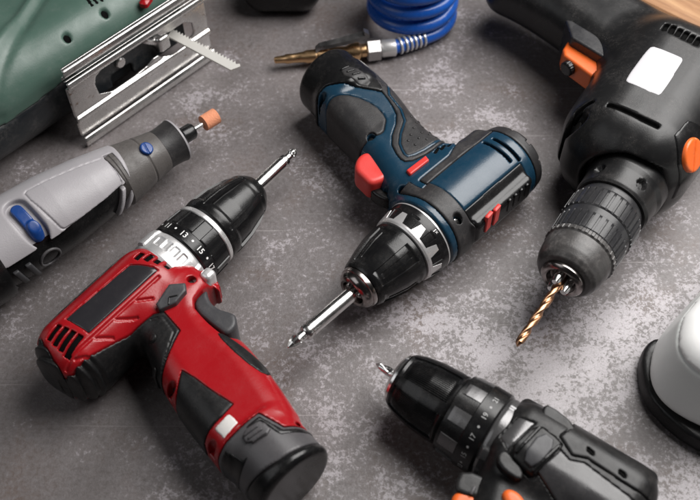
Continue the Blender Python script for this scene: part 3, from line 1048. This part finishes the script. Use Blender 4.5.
    def flute(x, t, r):
        f = (np.cos(34*t) > -.35)*1.0
        return r-1.3*(1-f)*(band(x, 129, 142, .8)+band(x, 147.5, 159.5, .8))
    ck = T.rev('chuck_sleeve', [(122.5, 17), (122.5, 20.5), (127.5, 20.5), (127.8, 22.0), (129, 22.7), (142, 22.7), (143, 21.8), (147, 21.6), (147.6, 22.2), (159.4, 21.6), (160, 21.0), (160.2, 19)], 'smoke', nth=680, mod=flute, step=1.0)

    def nib(x, t, r):
        return r+band(x, 160, 163.2, .6)*.5*(np.cos(34*t) > 0)
    T.rev('chuck_collar', [(160, 19), (160.2, 21.2), (163, 21.4), (164, 20.6), (170, 20.4), (175, 19.6), (179, 18.2), (181.6, 16), (182.4, 13.6), (181.5, 10)], 'collar', nth=340, mod=nib, step=1.0, parent=ck)
    T.rev('nose_ring', [(180, 12), (182.2, 13.2), (184.4, 13.0), (185.8, 11.8), (186.4, 10.2), (185.6, 9.0), (182.0, 8.0), (180, 4)], 'darkchrome', nth=96, parent=ck)
    for k in range(3):
        a = R_(20+120*k)
        T.rev('jaw', [(178, 3.4), (186.5, 3.2), (191, 1.9)], 'chrome', nth=12, parent=ck,
              tf=lambda V: V*np.array([1, 1, 1])+np.array([0, -4.6*math.sin(a), 4.6*math.cos(a)]))
    twist_bit(T, 180, 237, 2.45)
    T.settle()
    return T


black = black_drill()


# ================================================================ black and orange cordless drill at the lower edge
def dark_drill():
    T = Tool('cordless_drill', 'black cordless drill with smoke grey panel, silver notched collar and orange accents at lower edge',
             'drill', (630, 520), (395, 375), 26.5)
    HP = chaikin([(72, 5), (74, 30), (62, 60), (52, 110), (48, 150), (2, 154), (6, 100), (20, 50), (22, 10)], 2)

    def base(P):
        x, y, z = P
        b = rbox(P, (36, 0, 0), (42, 21.5, 26), 14)
        b = b+np.clip((x-58)/30, 0, 1)*2.0
        b = smin(b, rbox(P, (36, -16, 6), (38, 7, 10), 4), 3)
        return smin(b, rprism(poly_d(x, y, HP), np.abs(z)-18, 14), 8)

    pan = T.L([(537, 470, 25), (560, 449.5, 25), (569.5, 460, 25), (584, 462.7, 25), (625, 493.5, 25), (652, 515, 25), (610, 540, 25), (560, 500, 25)])
    railp = T.L([(557, 441, 20), (571, 430, 18), (572, 420, 5), (680, 490, 5), (680, 520, 18), (628, 490, 22), (586, 460, 24), (571, 457, 24)])
    frame = chaikin(T.L([(506, 451), (536, 423), (562, 443), (560, 448), (537, 474), (531, 474)], 26), 1)
    btn = chaikin(T.L([(521, 457), (541, 431), (558, 443), (535, 469)], 28), 1)
    win = T.L([(500, 434), (519, 415), (536, 423), (508, 449)], 25)
    sq = [T.L([(x-3, y-4.5, 20), (x+3.4, y, 20), (x+3, y+5, 20), (x-3.4, y, 20)]) for x, y in ((587.8, 455.8), (619.4, 478.4))]
    bed = cut(base, [pan, railp, win], 1.0)

    def shell(P):
        d = bed(P)
        d = np.maximum(d, -np.maximum(np.abs(poly_d(P[0], P[1], np.array(frame)))-.5, -(base(P)+1.0)))
        return d
    T.sdf('housing', shell, [-10, -28, -30], [82, 84, 30], 'satin', .55)
    T.over('top_panel', base, np.array(pan), 'panel', off=.5, zmin=4, h=.55, k=.7)
    rp = np.array(railp)
    def railf(P):
        d = smax(base(P)-.4, poly_d(P[0], P[1], rp)+.3, 1.0)
        for s in sq:
            d = np.maximum(d, -np.maximum(poly_d(P[0], P[1], np.array(s)), -(base(P)+3)))
        return d
    rl = T.sdf('side_rail', railf, [-10, -28, -22], [80, 10, 30], 'satin', .5)
    for s in sq:
        T.over('vent_opening', base, np.array(s), 'dark', off=-.3, gap=.1, zmin=2, h=.5, k=.1, parent=rl)
    T.over('gear_window', base, np.array(win), 'gunmetal', off=-.5, gap=.2, zmin=6, h=.5)
    sl = T.over('speed_slider', base, frame, 'satin', off=2.4, gap=.3, zmin=10, h=.45, k=1.2)
    T.over('slider_button', base, btn, 'trig', off=3.6, gap=0, zmin=14, h=.4, k=.9, parent=sl)
    for a_, b_ in (((516, 452), (540, 427.5)), ((533, 470), (559, 446))):
        T.over('slider_ridge', base, np.array(slot(*T.L([a_, b_], 28), 1.6)), 'black', off=4.0, gap=0, zmin=14, h=.4, k=.6, parent=sl)
    lug = chaikin(T.L([(541, 410), (548, 407), (575, 428), (569, 443), (562, 442), (541, 426)], 20), 1)
    T.sdf('lug', lambda P: rprism(poly_d(P[0], P[1], lug), np.abs(P[2]-9)-15.5, 1.2), [30, -36, -8], [90, 4, 27], 'satin', .45)
    lug2 = chaikin(T.L([(500, 452), (508, 455), (523, 473), (520, 484), (503, 474), (495, 462)], 20), 1)
    T.sdf('lug', lambda P: rprism(poly_d(P[0], P[1], lug2), np.abs(P[2]-10)-14, 1.2), [30, -4, -8], [100, 44, 26], 'satin', .45)
    # orange pieces by the trigger
    o1 = chaikin(T.L([(450, 502), (454, 492), (464, 489.5), (478, 497), (484, 506), (470, 518), (455, 512)], 11), 2)
    T.sdf('trigger', lambda P: rprism(poly_d(P[0], P[1], o1), np.abs(P[2]+1)-13, 3), [40, 16, -16], [104, 66, 15], 'orange', .6)
    o2 = chaikin(T.L([(500, 499), (503, 492), (510, 490.5), (521, 497), (528, 512), (510, 516)], 16), 2)
    T.sdf('mode_switch', lambda P: rprism(poly_d(P[0], P[1], o2), np.abs(P[2]-8)-13, 3), [20, 0, -7], [80, 56, 23], 'orange', .6)
    gb = chaikin(T.L([(454, 482), (463, 466), (500, 481), (505, 492), (482, 497), (458, 492)], 14), 1)
    jl = T.sdf('light_bezel', lambda P: rprism(poly_d(P[0], P[1], gb), np.abs(P[2]+1)-14, 2), [20, 4, -18], [100, 66, 16], 'satin', .5)
    for k in range(3):
        a, b = T.L([(472+k*8.2, 490+k*4.0), (475.5+k*8.2, 484+k*4.0)], 17)
        T.box('vent_rib', ((a[0]+b[0])/2, (a[1]+b[1])/2, 13.4), (2.4, .8, .8), 'battgrey', r=.4, rot=math.atan2(b[1]-a[1], b[0]-a[0]), parent=jl)
    # gear case, clutch ring, notched silver collar, chuck
    def gc(x, t, r):
        return r+band(x, 66, 77, .6)*(.9*bump(t, R_(-52), .16, .05)+.9*bump(t, R_(-86), .12, .05)+.9*bump(t, R_(30), .12, .05))
    T.rev('gear_case', [(62, 18), (64, 22), (76, 22.6), (78, 22)], 'gunmetal', nth=240, mod=gc, step=.6)
    cl = T.rev('clutch_ring', [(78, 18), (78, 22.8), (79, 23.6), (88.5, 23.6), (89, 23.0), (101, 22.0), (102, 20)], 'black', nth=180)
    for txt, a in (('13', -92), ('15', -68), ('17', -40), ('19', -10), ('21', 18)):
        ring_text(T, 'number', txt, 3.9, 83.4, R_(a), 23.72, 'print', parent=cl)
    for a in (-82, -54, -25, 4):
        ring_dot(T, 'dot', 83.4, R_(a), 23.72, .7, 'print', parent=cl)
    
    def notch(x, t, r):
        w_ = np.cos(9*(t-R_(12)))
        return np.where((w_ > .0) & (x > 88.8+0*x), r, r-1.7)
    T.rev('silver_teeth', [(88.6, 23.3), (93, 23.2), (97.5, 22.9), (99.2, 22.5), (99.4, 20)], 'gunmetal', nth=540, mod=notch, step=.4, parent=cl, sharp=50)

    def jaw(x, t, r):
        a = np.abs((t+R_(30)) % (2*math.pi/5)-math.pi/5)
        fl = (a < .46)
        return r-band(x, 104.5, 133, 1.2)*fl*(1.1+.45*(np.cos(t*110) > 0)*(x < 131))
    ck = T.rev('chuck', [(102, 16), (102, 19.4), (103.4, 20.4), (107, 20.6), (118, 20.0), (128, 18.2), (133, 16.4), (135, 15.2), (135.4, 8)], 'black', nth=660, mod=jaw, step=.9)
    T.rev('nose_ring', [(133.5, 12), (135, 14.6), (136.6, 14.2), (138.4, 11.6), (139.4, 8.6), (139, 6.4), (136, 5)], 'chrome', nth=96, parent=ck)
    twist_bit(T, 134, 152, 2.6, 'chrome')
    T.settle()
    return T


dark = dark_drill()


# ================================================================ grey rotary tool
def rotary():
    T = Tool('rotary_tool', 'grey rotary tool with blue slide switch and orange sanding drum at its tip', 'rotary tool',
             (-1.5, 251), (170, 145), 28)
    prof = [(-70, 18), (-66, 23), (-40, 25.2), (10, 25.6), (40, 24.6), (65, 22), (85, 18.6), (96, 16.6), (108, 15), (116, 13.6), (118, 11)]

    def base(P):
        return lathe_d(P, prof)
    shell_o = chaikin(T.L([(-20, 292, 4), (8, 276, 8), (46, 247, 12), (63, 237, 12), (122, 200, 12), (128, 193, 10), (137, 186, 6), (145, 179, 8), (131, 178.5, 14), (128, 166, 17), (117, 150, 19), (108, 144, 16), (98, 140, 0), (60, 140, -30), (-60, 180, -30)]), 1)
    recess = chaikin(T.L([(23, 196), (28, 188.5), (98, 153), (104, 153.5), (121.5, 171), (120, 176), (61, 214.5), (54, 216)], 27), 1)
    rec_w = np.array([(x, 27*math.asin(max(-.98, min(.98, -y/27)))) for x, y in recess])
    win = T.L([(101.5, 155), (111, 150), (126.5, 166.5), (122, 171.5)], 23)
    sw0, sw1 = T.L([(16, 209, 27), (33, 226, 24)])
    so = np.array(shell_o)

    def shellf(P):
        b = base(P)
        d = np.maximum(smax(b-2.0, poly_d(P[0], P[1], so), 1.8), -(b+4))
        th = np.arctan2(-P[1], P[2])
        d = smax(d, -smax(np.abs(poly_d(P[0], 27*th, rec_w))-.5, -(b-1.2), .3), .3)
        d = np.maximum(d, -np.maximum(poly_d(P[0], P[1], np.array(win)), -(b+.2)))
        e = capsule([P[0], P[1], P[2]*0], (*sw0, 0), (*sw1, 0), 6.8)
        return np.maximum(smax(d, -np.maximum(e, -(b+1.7)), 2.2), np.where(P[1] < 0, 11.5, -10)-P[2])
    T.sdf('body', lambda P: base(P)+2.0, [-76, -32, -32], [122, 32, 32], 'black', 1.2)
    sh = T.sdf('upper_shell', shellf, [-70, -34, -12], [124, 34, 33], 'greyshell', .5)
    T.over('brush_window', base, np.array(win), 'dirtygrey', off=.9, gap=.3, zmin=4, h=.5)
    flat = lambda P: [P[0], P[1], P[2]*0]
    T.sdf('slide_switch', lambda P: np.maximum(smin(smax(base(P)-.9, capsule(flat(P), (*sw0, 0), (*sw1, 0), 3.6), 1.0),
          smax(base(P)-2.5, cyl_z(P, sw1[0]+.5, sw1[1]+1, 3.8), 1.8), 1.2), 12-P[2]), [sw1[0]-14, sw1[1]-10, 10], [sw0[0]+14, sw0[1]+10, 35], 'bluebtn', .4)
    # moulded hanging loop and ribs low on the near side
    lc = T.L([(56, 264, -4)])[0]
    T.sdf('moulded_loop', lambda P: smax(base(P)+.9, np.abs(np.hypot(P[0]-lc[0], (P[2]+3))-6.5)-.8, .6), [lc[0]-12, -34, -14], [lc[0]+12, -10, 8], 'battgrey', .5, parent=sh)
    for k in range(6):
        x = lc[0]-13-k*8
        T.sdf('grip_rib', lambda P: smax(base(P)+.2, np.maximum(np.abs(P[0]-x+.25*P[2])-1.9, np.maximum(P[2]-4, -16-P[2])), 1.0), [x-10, -34, -20], [x+10, -8, 8], 'trig', .6)
    for k in range(2):
        x0 = T.L([(124+k*9, 199-k*7, 6)])[0][0]
        T.sdf('shell_finger', lambda P: smax(base(P)-1.2, np.maximum(np.abs(P[0]-x0-.5*(P[2]-2))-1.6, np.maximum(P[2]-9, -8-P[2])), .8), [x0-12, -34, -10], [x0+12, -8, 12], 'greyshell', .5, parent=sh)
    # rear collar
    T.rev('rear_collar', [(-20, 24), (-20, 27.6), (-18, 28.2), (-7, 28.4), (-5, 27.6), (-5, 24)], 'black', nth=120)
    T.rev('rear_shell', [(-62, 20), (-60, 26.4), (-20, 27.4)], 'ring', nth=96)
    # nose
    def nosem(x, t, r):
        return r-.5*band(x, 103.5, 104.5, .4)
    ns = T.rev('nose_cone', [(78, 17), (84, 20.2), (90, 19.2), (97, 17.6), (104, 16.4), (112, 14.8), (117, 14.0), (118, 13.2)], 'dirtygrey', nth=120, mod=nosem, step=.5)
    bc = T.L([(145, 144.5, 20)])[0]
    bx = bc[0]; bt = math.asin(max(-1, min(1, -bc[1]/16.5)))
    n = np.array([.25, -math.sin(bt), math.cos(bt)]); n /= np.linalg.norm(n)
    c3 = np.array([bx, -16.2*math.sin(bt), 16.2*math.cos(bt)])
    def btnf(P):
        q = [P[i]-c3[i] for i in range(3)]
        t = sum(q[i]*n[i] for i in range(3))
        r = np.sqrt(np.maximum(sum(q[i]**2 for i in range(3))-t*t, 0))
        return smax(rprism(r-4.3, np.abs(t)-2.0, 1.0), -np.maximum(np.abs(q[0]-.2*q[1])-.35, 1.5-t), .3)
    T.sdf('lock_button', btnf, c3-7, c3+7, 'bluebtn', .4, parent=ns)
    cp = T.rev('nose_cap', [(117, 12), (117.4, 13.8), (121, 13.6), (128, 14.2), (130.4, 14.8), (130.6, 12)], 'grip', nth=96)
    T.rev('cap_ring', [(130.4, 12), (130.4, 14.7), (131.6, 14.7), (131.8, 13.8), (131.2, 12)], 'greyshell', nth=96, parent=cp)
    T.rev('collet_nut', [(128, 8.5), (133, 8), (136, 5.6), (143, 5.6), (144.5, 4.6), (144.6, 2)], 'black', nth=12, parent=cp)
    T.rev('mandrel', [(142, 1.7), (156, 1.7)], 'chrome', nth=20)
    T.rev('sanding_drum', [(152.5, 3.8), (152.7, 5.4), (163.2, 5.4), (163.4, 4.2), (163.0, 1)], 'drum', nth=40, step=1.2)
    T.settle()
    return T


rot = rotary()


# ================================================================ green jigsaw lying on its side
def jigsaw():
    T = Tool('jigsaw', 'green jigsaw lying on its side with worn steel base plate and toothed blade', 'jigsaw', (93, 137), (195, 66), 0)
    W = 70.
    # pressed sheet profile in (y, z): rolled rails at both edges, two ribs, open slot between
    prof = [(0, 0), (-5, 0), (-6.5, 2.5), (-6.5, 6), (-5, 8.5), (-2, 9), (-2, 21), (-4.2, 22.5), (-4.2, 25.5), (-2, 27), (-2, 52), (-5.5, 53.5), (-6.6, 56), (-5.5, 58.5), (-1.4, 59.5), (-1.4, 62.2), (-4.5, 63), (-6, 65.5), (-5.5, 69), (-3, 70), (0, 70)]
    prof = np.array([(a, b) for a, b in prof])
    inner = np.array([(4, -4), (4, 74)])
    loop = np.concatenate([prof, [(1.6-1.6, 70.0)], (prof+[1.6, 0])[::-1]])
    slotp = chaikin([(14, 27.5), (12, 46), (22, 50.5), (66, 50.5), (72, 44), (98, 44), (98, 26), (70, 26), (64, 33), (52, 27.5)], 1)
    notch = chaikin([(-2, 14), (4, 16), (5, 44), (-2, 50)], 1)

    def plate(P):
        d = poly_d(P[1], P[2], loop)
        d = smax(d, np.abs(P[0]-51.5)-60.5, .8)
        d = smax(d, -poly_d(P[0], P[2], slotp), .8)
        return d
    pl = T.sdf('base_plate', plate, [-12, -9, -2], [115, 6, 73], 'steel', .58)
    T.rev('screw', [(-4, 4.0), (-1.2, 4.0), (-.6, 3.2)], 'steel', nth=24, parent=pl,
          tf=lambda V: np.stack([V[:, 1]+38, -V[:, 0]+2, V[:, 2]+40], 1))
    # bracket inside the slot
    T.sdf('plate_bracket', lambda P: np.maximum(rbox(P, (50, 7, 38), (46, 2, 15), 1.5), -rbox(P, (38, 5, 26), (9, 6, 7), 2)), [0, 0, 18], [100, 14, 58], 'navy', .8)
    T.sdf('roller_guide', lambda P: smin(rbox(P, (72, 3, 38), (5, 6, 6), 2), capsule(P, (60, 3, 46), (72, 3, 36), 3), 2), [52, -6, 26], [82, 12, 54], 'steel', .7)
    # body: full green housing behind the plate, dark lower half
    def body(P):
        x, y, z = P
        b = rbox(P, (0, 60, 40.5), (112, 50, 36), 26)
        b = smin(b, rbox(P, (-70, 66, 42.5), (70, 46, 39), 30), 12)
        ridge = np.abs(y-30-.0045*(x+60)**2*.6)-1.0
        return b+np.clip((z-40)/10, 0, 1)*(1.6*np.exp(-((y-52-.55*(x-20))/4.0)**2)-1.8*np.exp(-((y-60-.55*(x-20))/3.5)**2)-1.2*np.exp(-((y-88-.1*(x+20))/3.0)**2))
    seam = 48.
    bolts = T.L([(107, 25), (70, 49)], 60)
    def greenf(P):
        d = np.maximum(body(P), seam+4*np.sin(P[0]*.03)-P[2])
        for c in bolts:
            d = smax(d, -np.maximum(cyl_z(P, c[0], c[1], 2.2), -(body(P)+5)), 1.8)
        return d
    T.sdf('housing', greenf, [-146, 6, 40], [116, 114, 84], 'green', 1.2)
    T.sdf('lower_housing', lambda P: np.maximum(body(P)+.6, P[2]-seam-4*np.sin(P[0]*.03)+.4), [-146, 6, -4], [116, 114, 58], 'navy', 1.7)
    for k in range(3):
        c = T.L([(88+k*5, 3-k*2.5, 73)])[0]
        T.over('vent_opening', body, np.array(slot((c[0]-1, c[1]-7), (c[0]+1, c[1]+7), 3.2)), 'dark', off=.15, gap=0, zmin=50, zmax=84, h=.8, k=.2)
    for px in ((107, 25), (70, 49)):
        c = T.L([px], 60)[0]
        T.over('bolt_recess', body, disc(c, 3.2), 'dark', off=-1.6, gap=0, zmin=20, zmax=84, h=.7, k=.4)
    T.box('lever', (*T.L([(146, 2)], 66)[0], 66), (5, 3, 3), M_red2, r=1.5, rot=.4)
    # saw blade with teeth along its far edge
    a, b = np.array(T.L([(164, 30)], 36)[0]), np.array(T.L([(239, 70)], 36)[0])
    e = (b-a)/np.linalg.norm(b-a); nrm = np.array([-e[1], e[0]])
    L = float(np.linalg.norm(b-a))
    if nrm[0] < 0:
        nrm = -nrm
    nt_ = 21
    top, bot = [], []
    for k in range(nt_):
        s0 = 10+(L-13)*k/nt_; s1 = 10+(L-13)*(k+1)/nt_
        top += [(s0, 3.2), (s0+.6*(s1-s0), 1.7)]
    top = [(0, 2.4), (9, 2.4)]+top+[(L-1.5, 3.0), (L, 1.8)]
    bot = [(L-5, -2.8), (0, -2.8)]
    out = top+bot
    V, F = [], []
    m = len(out)
    for zz in (-.7, .7):
        for s_, t_ in out:
            p = a+e*s_+nrm*t_
            # blade stands slightly on edge: lean of the flat about its length
            V.append((p[0], p[1], 36+zz+t_*.55))
    F = [tuple(range(m-1, -1, -1)), tuple(range(m, 2*m))]+[(i, (i+1) % m, m+(i+1) % m, m+i) for i in range(m)]
    o = T.put('saw_blade', V, F, 'blade')
    o.data.polygons.foreach_set('use_smooth', np.zeros(len(o.data.polygons), bool))
    T.settle()
    return T


M_red2 = M['red']
jig = jigsaw()


# ================================================================ coiled air hose with brass nozzle
def air_hose():
    T = Tool('air_hose', 'coiled blue air hose with brass blow nozzle and chrome fitting', 'air hose', (274, 60), (432, 43), 9)
    def xa(px):
        return T.L([(px, 60-(px-274)*17/158.)])[0][0]
    x1, x2, x3, x4, x5 = xa(317), xa(366), xa(381), xa(395), xa(433)
    T.rev('nozzle', [(0, 1.2), (0.6, 2.4), (8, 3.0), (9, 3.6), (14, 3.4), (22, 4.0), (24, 4.8), (30, 4.8), (31, 5.4), (x1, 5.2)], 'brass', nth=40)
    T.rev('valve_body', [(x1, 4), (x1+.4, 6.2), (x1+8, 6.2), (x1+9, 5.0), (x1+22, 4.6), (x1+26, 6.6), (x1+31, 6.6), (x1+33, 5.0), (x2, 5.0)], 'brass', nth=40)
    lev = [(x1-1, 0, 6), (x1+2, -.5, 9.5), (x1+12, -1, 11.5), (x1+26, -1, 14), (x1+38, -1, 17), (x2-2, -1, 19.5)]
    V, F = [], []
    for i, p in enumerate(lev):
        wd = (2.6, 3.0, 3.4, 3.6, 3.4, 2.4)[i]
        for dy, dz in ((-wd, -1.6), (-wd*.8, .9), (wd*.8, .9), (wd, -1.6)):
            V.append((p[0], p[1]+dy, p[2]+dz))
    for i in range(len(lev)-1):
        for k in range(4):
            F.append((i*4+k, i*4+(k+1) % 4, i*4+4+(k+1) % 4, i*4+4+k))
    F += [(3, 2, 1, 0), tuple(range(len(V)-4, len(V)))]
    T.put('lever', V, F, 'nut', sharp=30)
    T.rev('hex_nut', [(x2, 6.5), (x2+1, 8.4), (x3-1, 8.4), (x3, 6.5)], 'nut', nth=6, sharp=25)
    T.rev('ferrule', [(x3, 5.8), (x3+1, 6.4), (x4, 6.4), (x4+.5, 5.6)], 'silver', nth=40)
    # hose: straight run, then up into standing coils
    cx, cy = T.L([(411, 21, -9)])[0]
    Rc, tr, pitch = 30.0, 5.2, 13.0
    path = [(x4-4, 0, 0)]
    start = np.array([x4, 0, 0.])
    a0 = -math.pi/2+.15
    for k in range(1, 13):
        u = k/12
        ang = a0
        end = np.array([cx+Rc*math.cos(a0), cy+Rc*math.sin(a0), 0])
        path.append(tuple(start*(1-u)+end*u))
    turns = 5.2
    n = int(turns*40)
    for k in range(1, n+1):
        a = a0+k*2*math.pi/40
        z = pitch*max(0, (k/40-.18))
        path.append((cx+Rc*math.cos(a), cy+Rc*math.sin(a), z))
    P = np.array(path)
    for _ in range(3):
        P[1:-1] = (P[:-2]+2*P[1:-1]+P[2:])/4
    T.tube('hose', P, tr, 'hose', n=18)
    for k in range(6):
        u = (k+.6)/6.3
        i = 1+u*11
        p = P[int(i)]*(1-i % 1)+P[int(i)+1]*(i % 1)
        q = P[int(i)+1]-P[int(i)]
        q /= np.linalg.norm(q)
        an = math.atan2(q[1], q[0])
        def tf(V, p=p, an=an):
            c, s = math.cos(an), math.sin(an)
            return np.stack([V[:, 0]*c-V[:, 1]*s+p[0], V[:, 0]*s+V[:, 1]*c+p[1], V[:, 2]+p[2]], 1)
        T.rev('spring_ring', [(-.9, 5.2), (-.9, 6.0), (-.4, 6.5), (.4, 6.5), (.9, 6.0), (.9, 5.2)], 'ring', nth=28, tf=tf, close=False)
    T.settle()
    return T


hose = air_hose()


# ================================================================ white sander at the right edge
def sander():
    T = Tool('palm_sander', 'white palm sander with black rubber base at the right edge', 'sander', (650, 400), (700, 352), 0)
    c = math.cos(-T.ang); s_ = math.sin(-T.ang)
    foot = T.L([(635, 364), (646, 347), (664, 350), (815, 205), (860, 360), (740, 470), (690, 452), (651, 419), (638, 396)], 0)
    body0 = chaikin(T.L([(641, 368, 6), (652, 340, 10), (800, 190, 10), (860, 350, 10), (740, 450, 10), (690, 434, 10), (656, 412, 10), (641, 390, 8)]), 3)
    footp = chaikin(foot, 3)
    T.sdf('base_pad', lambda P: smax(rprism(poly_d(P[0], P[1], footp), np.abs(P[2]-6.5)-6.5, 3), -np.maximum(np.abs(P[2]-11)-.5, -(poly_d(P[0], P[1], footp)+1.0)), .4), [-40, -120, -2], [220, 110, 20], 'blackrub', 1.5)
    H = 62.
    def bodyf(P):
        d2 = poly_d(P[0], P[1], body0)+np.clip(P[2]-12, 0, 60)*.20
        return rprism(d2, np.abs(P[2]-(H+10)/2)-(H-10)/2, 13)
    lid = lambda P: H-11-P[2]
    T.sdf('body', lambda P: np.maximum(bodyf(P), -(lid(P))+.0), [-40, -120, 6], [220, 110, H+2], 'shellwhite', 1.5)
    T.sdf('top_shell', lambda P: smax(bodyf(P)-.5, lid(P)+.3, .8), [-40, -120, H-16], [220, 110, H+3], 'shelltop', 1.4)
    T.settle()
    return T


sand = sander()


# ================================================================ dark tool at the top edge, wooden board at the far corner
def dark_tool():
    T = Tool('power_tool', 'black power tool housing with blue stripe, cut off by the top edge', 'power tool', (252, -14), (312, -14), 24)
    def base(P):
        return smin(rbox(P, (22, 12, 0), (30, 24, 23), 16), rbox(P, (30, 50, 4), (24, 40, 22), 16), 10)
    T.sdf('housing', lambda P: np.maximum(base(P), -np.maximum(np.abs(P[2]-3-.12*P[0])-1.8, -(base(P)+.8))), [-14, -18, -26], [62, 96, 30], 'black', 1.0)
    T.sdf('blue_stripe', lambda P: np.maximum(base(P)+.5, np.abs(P[2]-3-.12*P[0])-1.6), [-14, -18, -8], [62, 96, 18], 'bluebtn', .9)
    T.settle()


dark_tool()


def board():
    wm = wood_mat()
    p0, p1 = pix(637, 0, .012), pix(704, 33, .012)
    e = (p1-p0)/np.linalg.norm(p1-p0)
    n = np.array([-e[1], e[0], 0])
    if n[1] < 0:
        n = -n
    root = bpy.data.objects.new('wooden_board', None)
    col.objects.link(root)
    root.location = (p0[0], p0[1], 0)
    root.rotation_euler = (0, 0, math.atan2(e[1], e[0]))
    root['label'], root['category'] = 'brown wooden planks at the far top right corner behind the black drill', 'board'
    for k in range(3):
        V, F = [], []
        x0, x1, y0, y1, z = -.25, .45, .002+k*.09, .089+k*.09, .012
        b = .0015
        for zz, i in ((.0003, 0), (z-b, 0), (z, b)):
            V += [(x0+i, y0+i, zz), (x1-i, y0+i, zz), (x1-i, y1-i, zz), (x0+i, y1-i, zz)]
        for r in (0, 4):
            F += [(r+i, r+(i+1) % 4, r+4+(i+1) % 4, r+4+i) for i in range(4)]
        F += [(3, 2, 1, 0), (8, 9, 10, 11)]
        me = bpy.data.meshes.new('plank')
        me.from_pydata(V, [], F)
        link_mesh('plank', me, wm, root)


board()
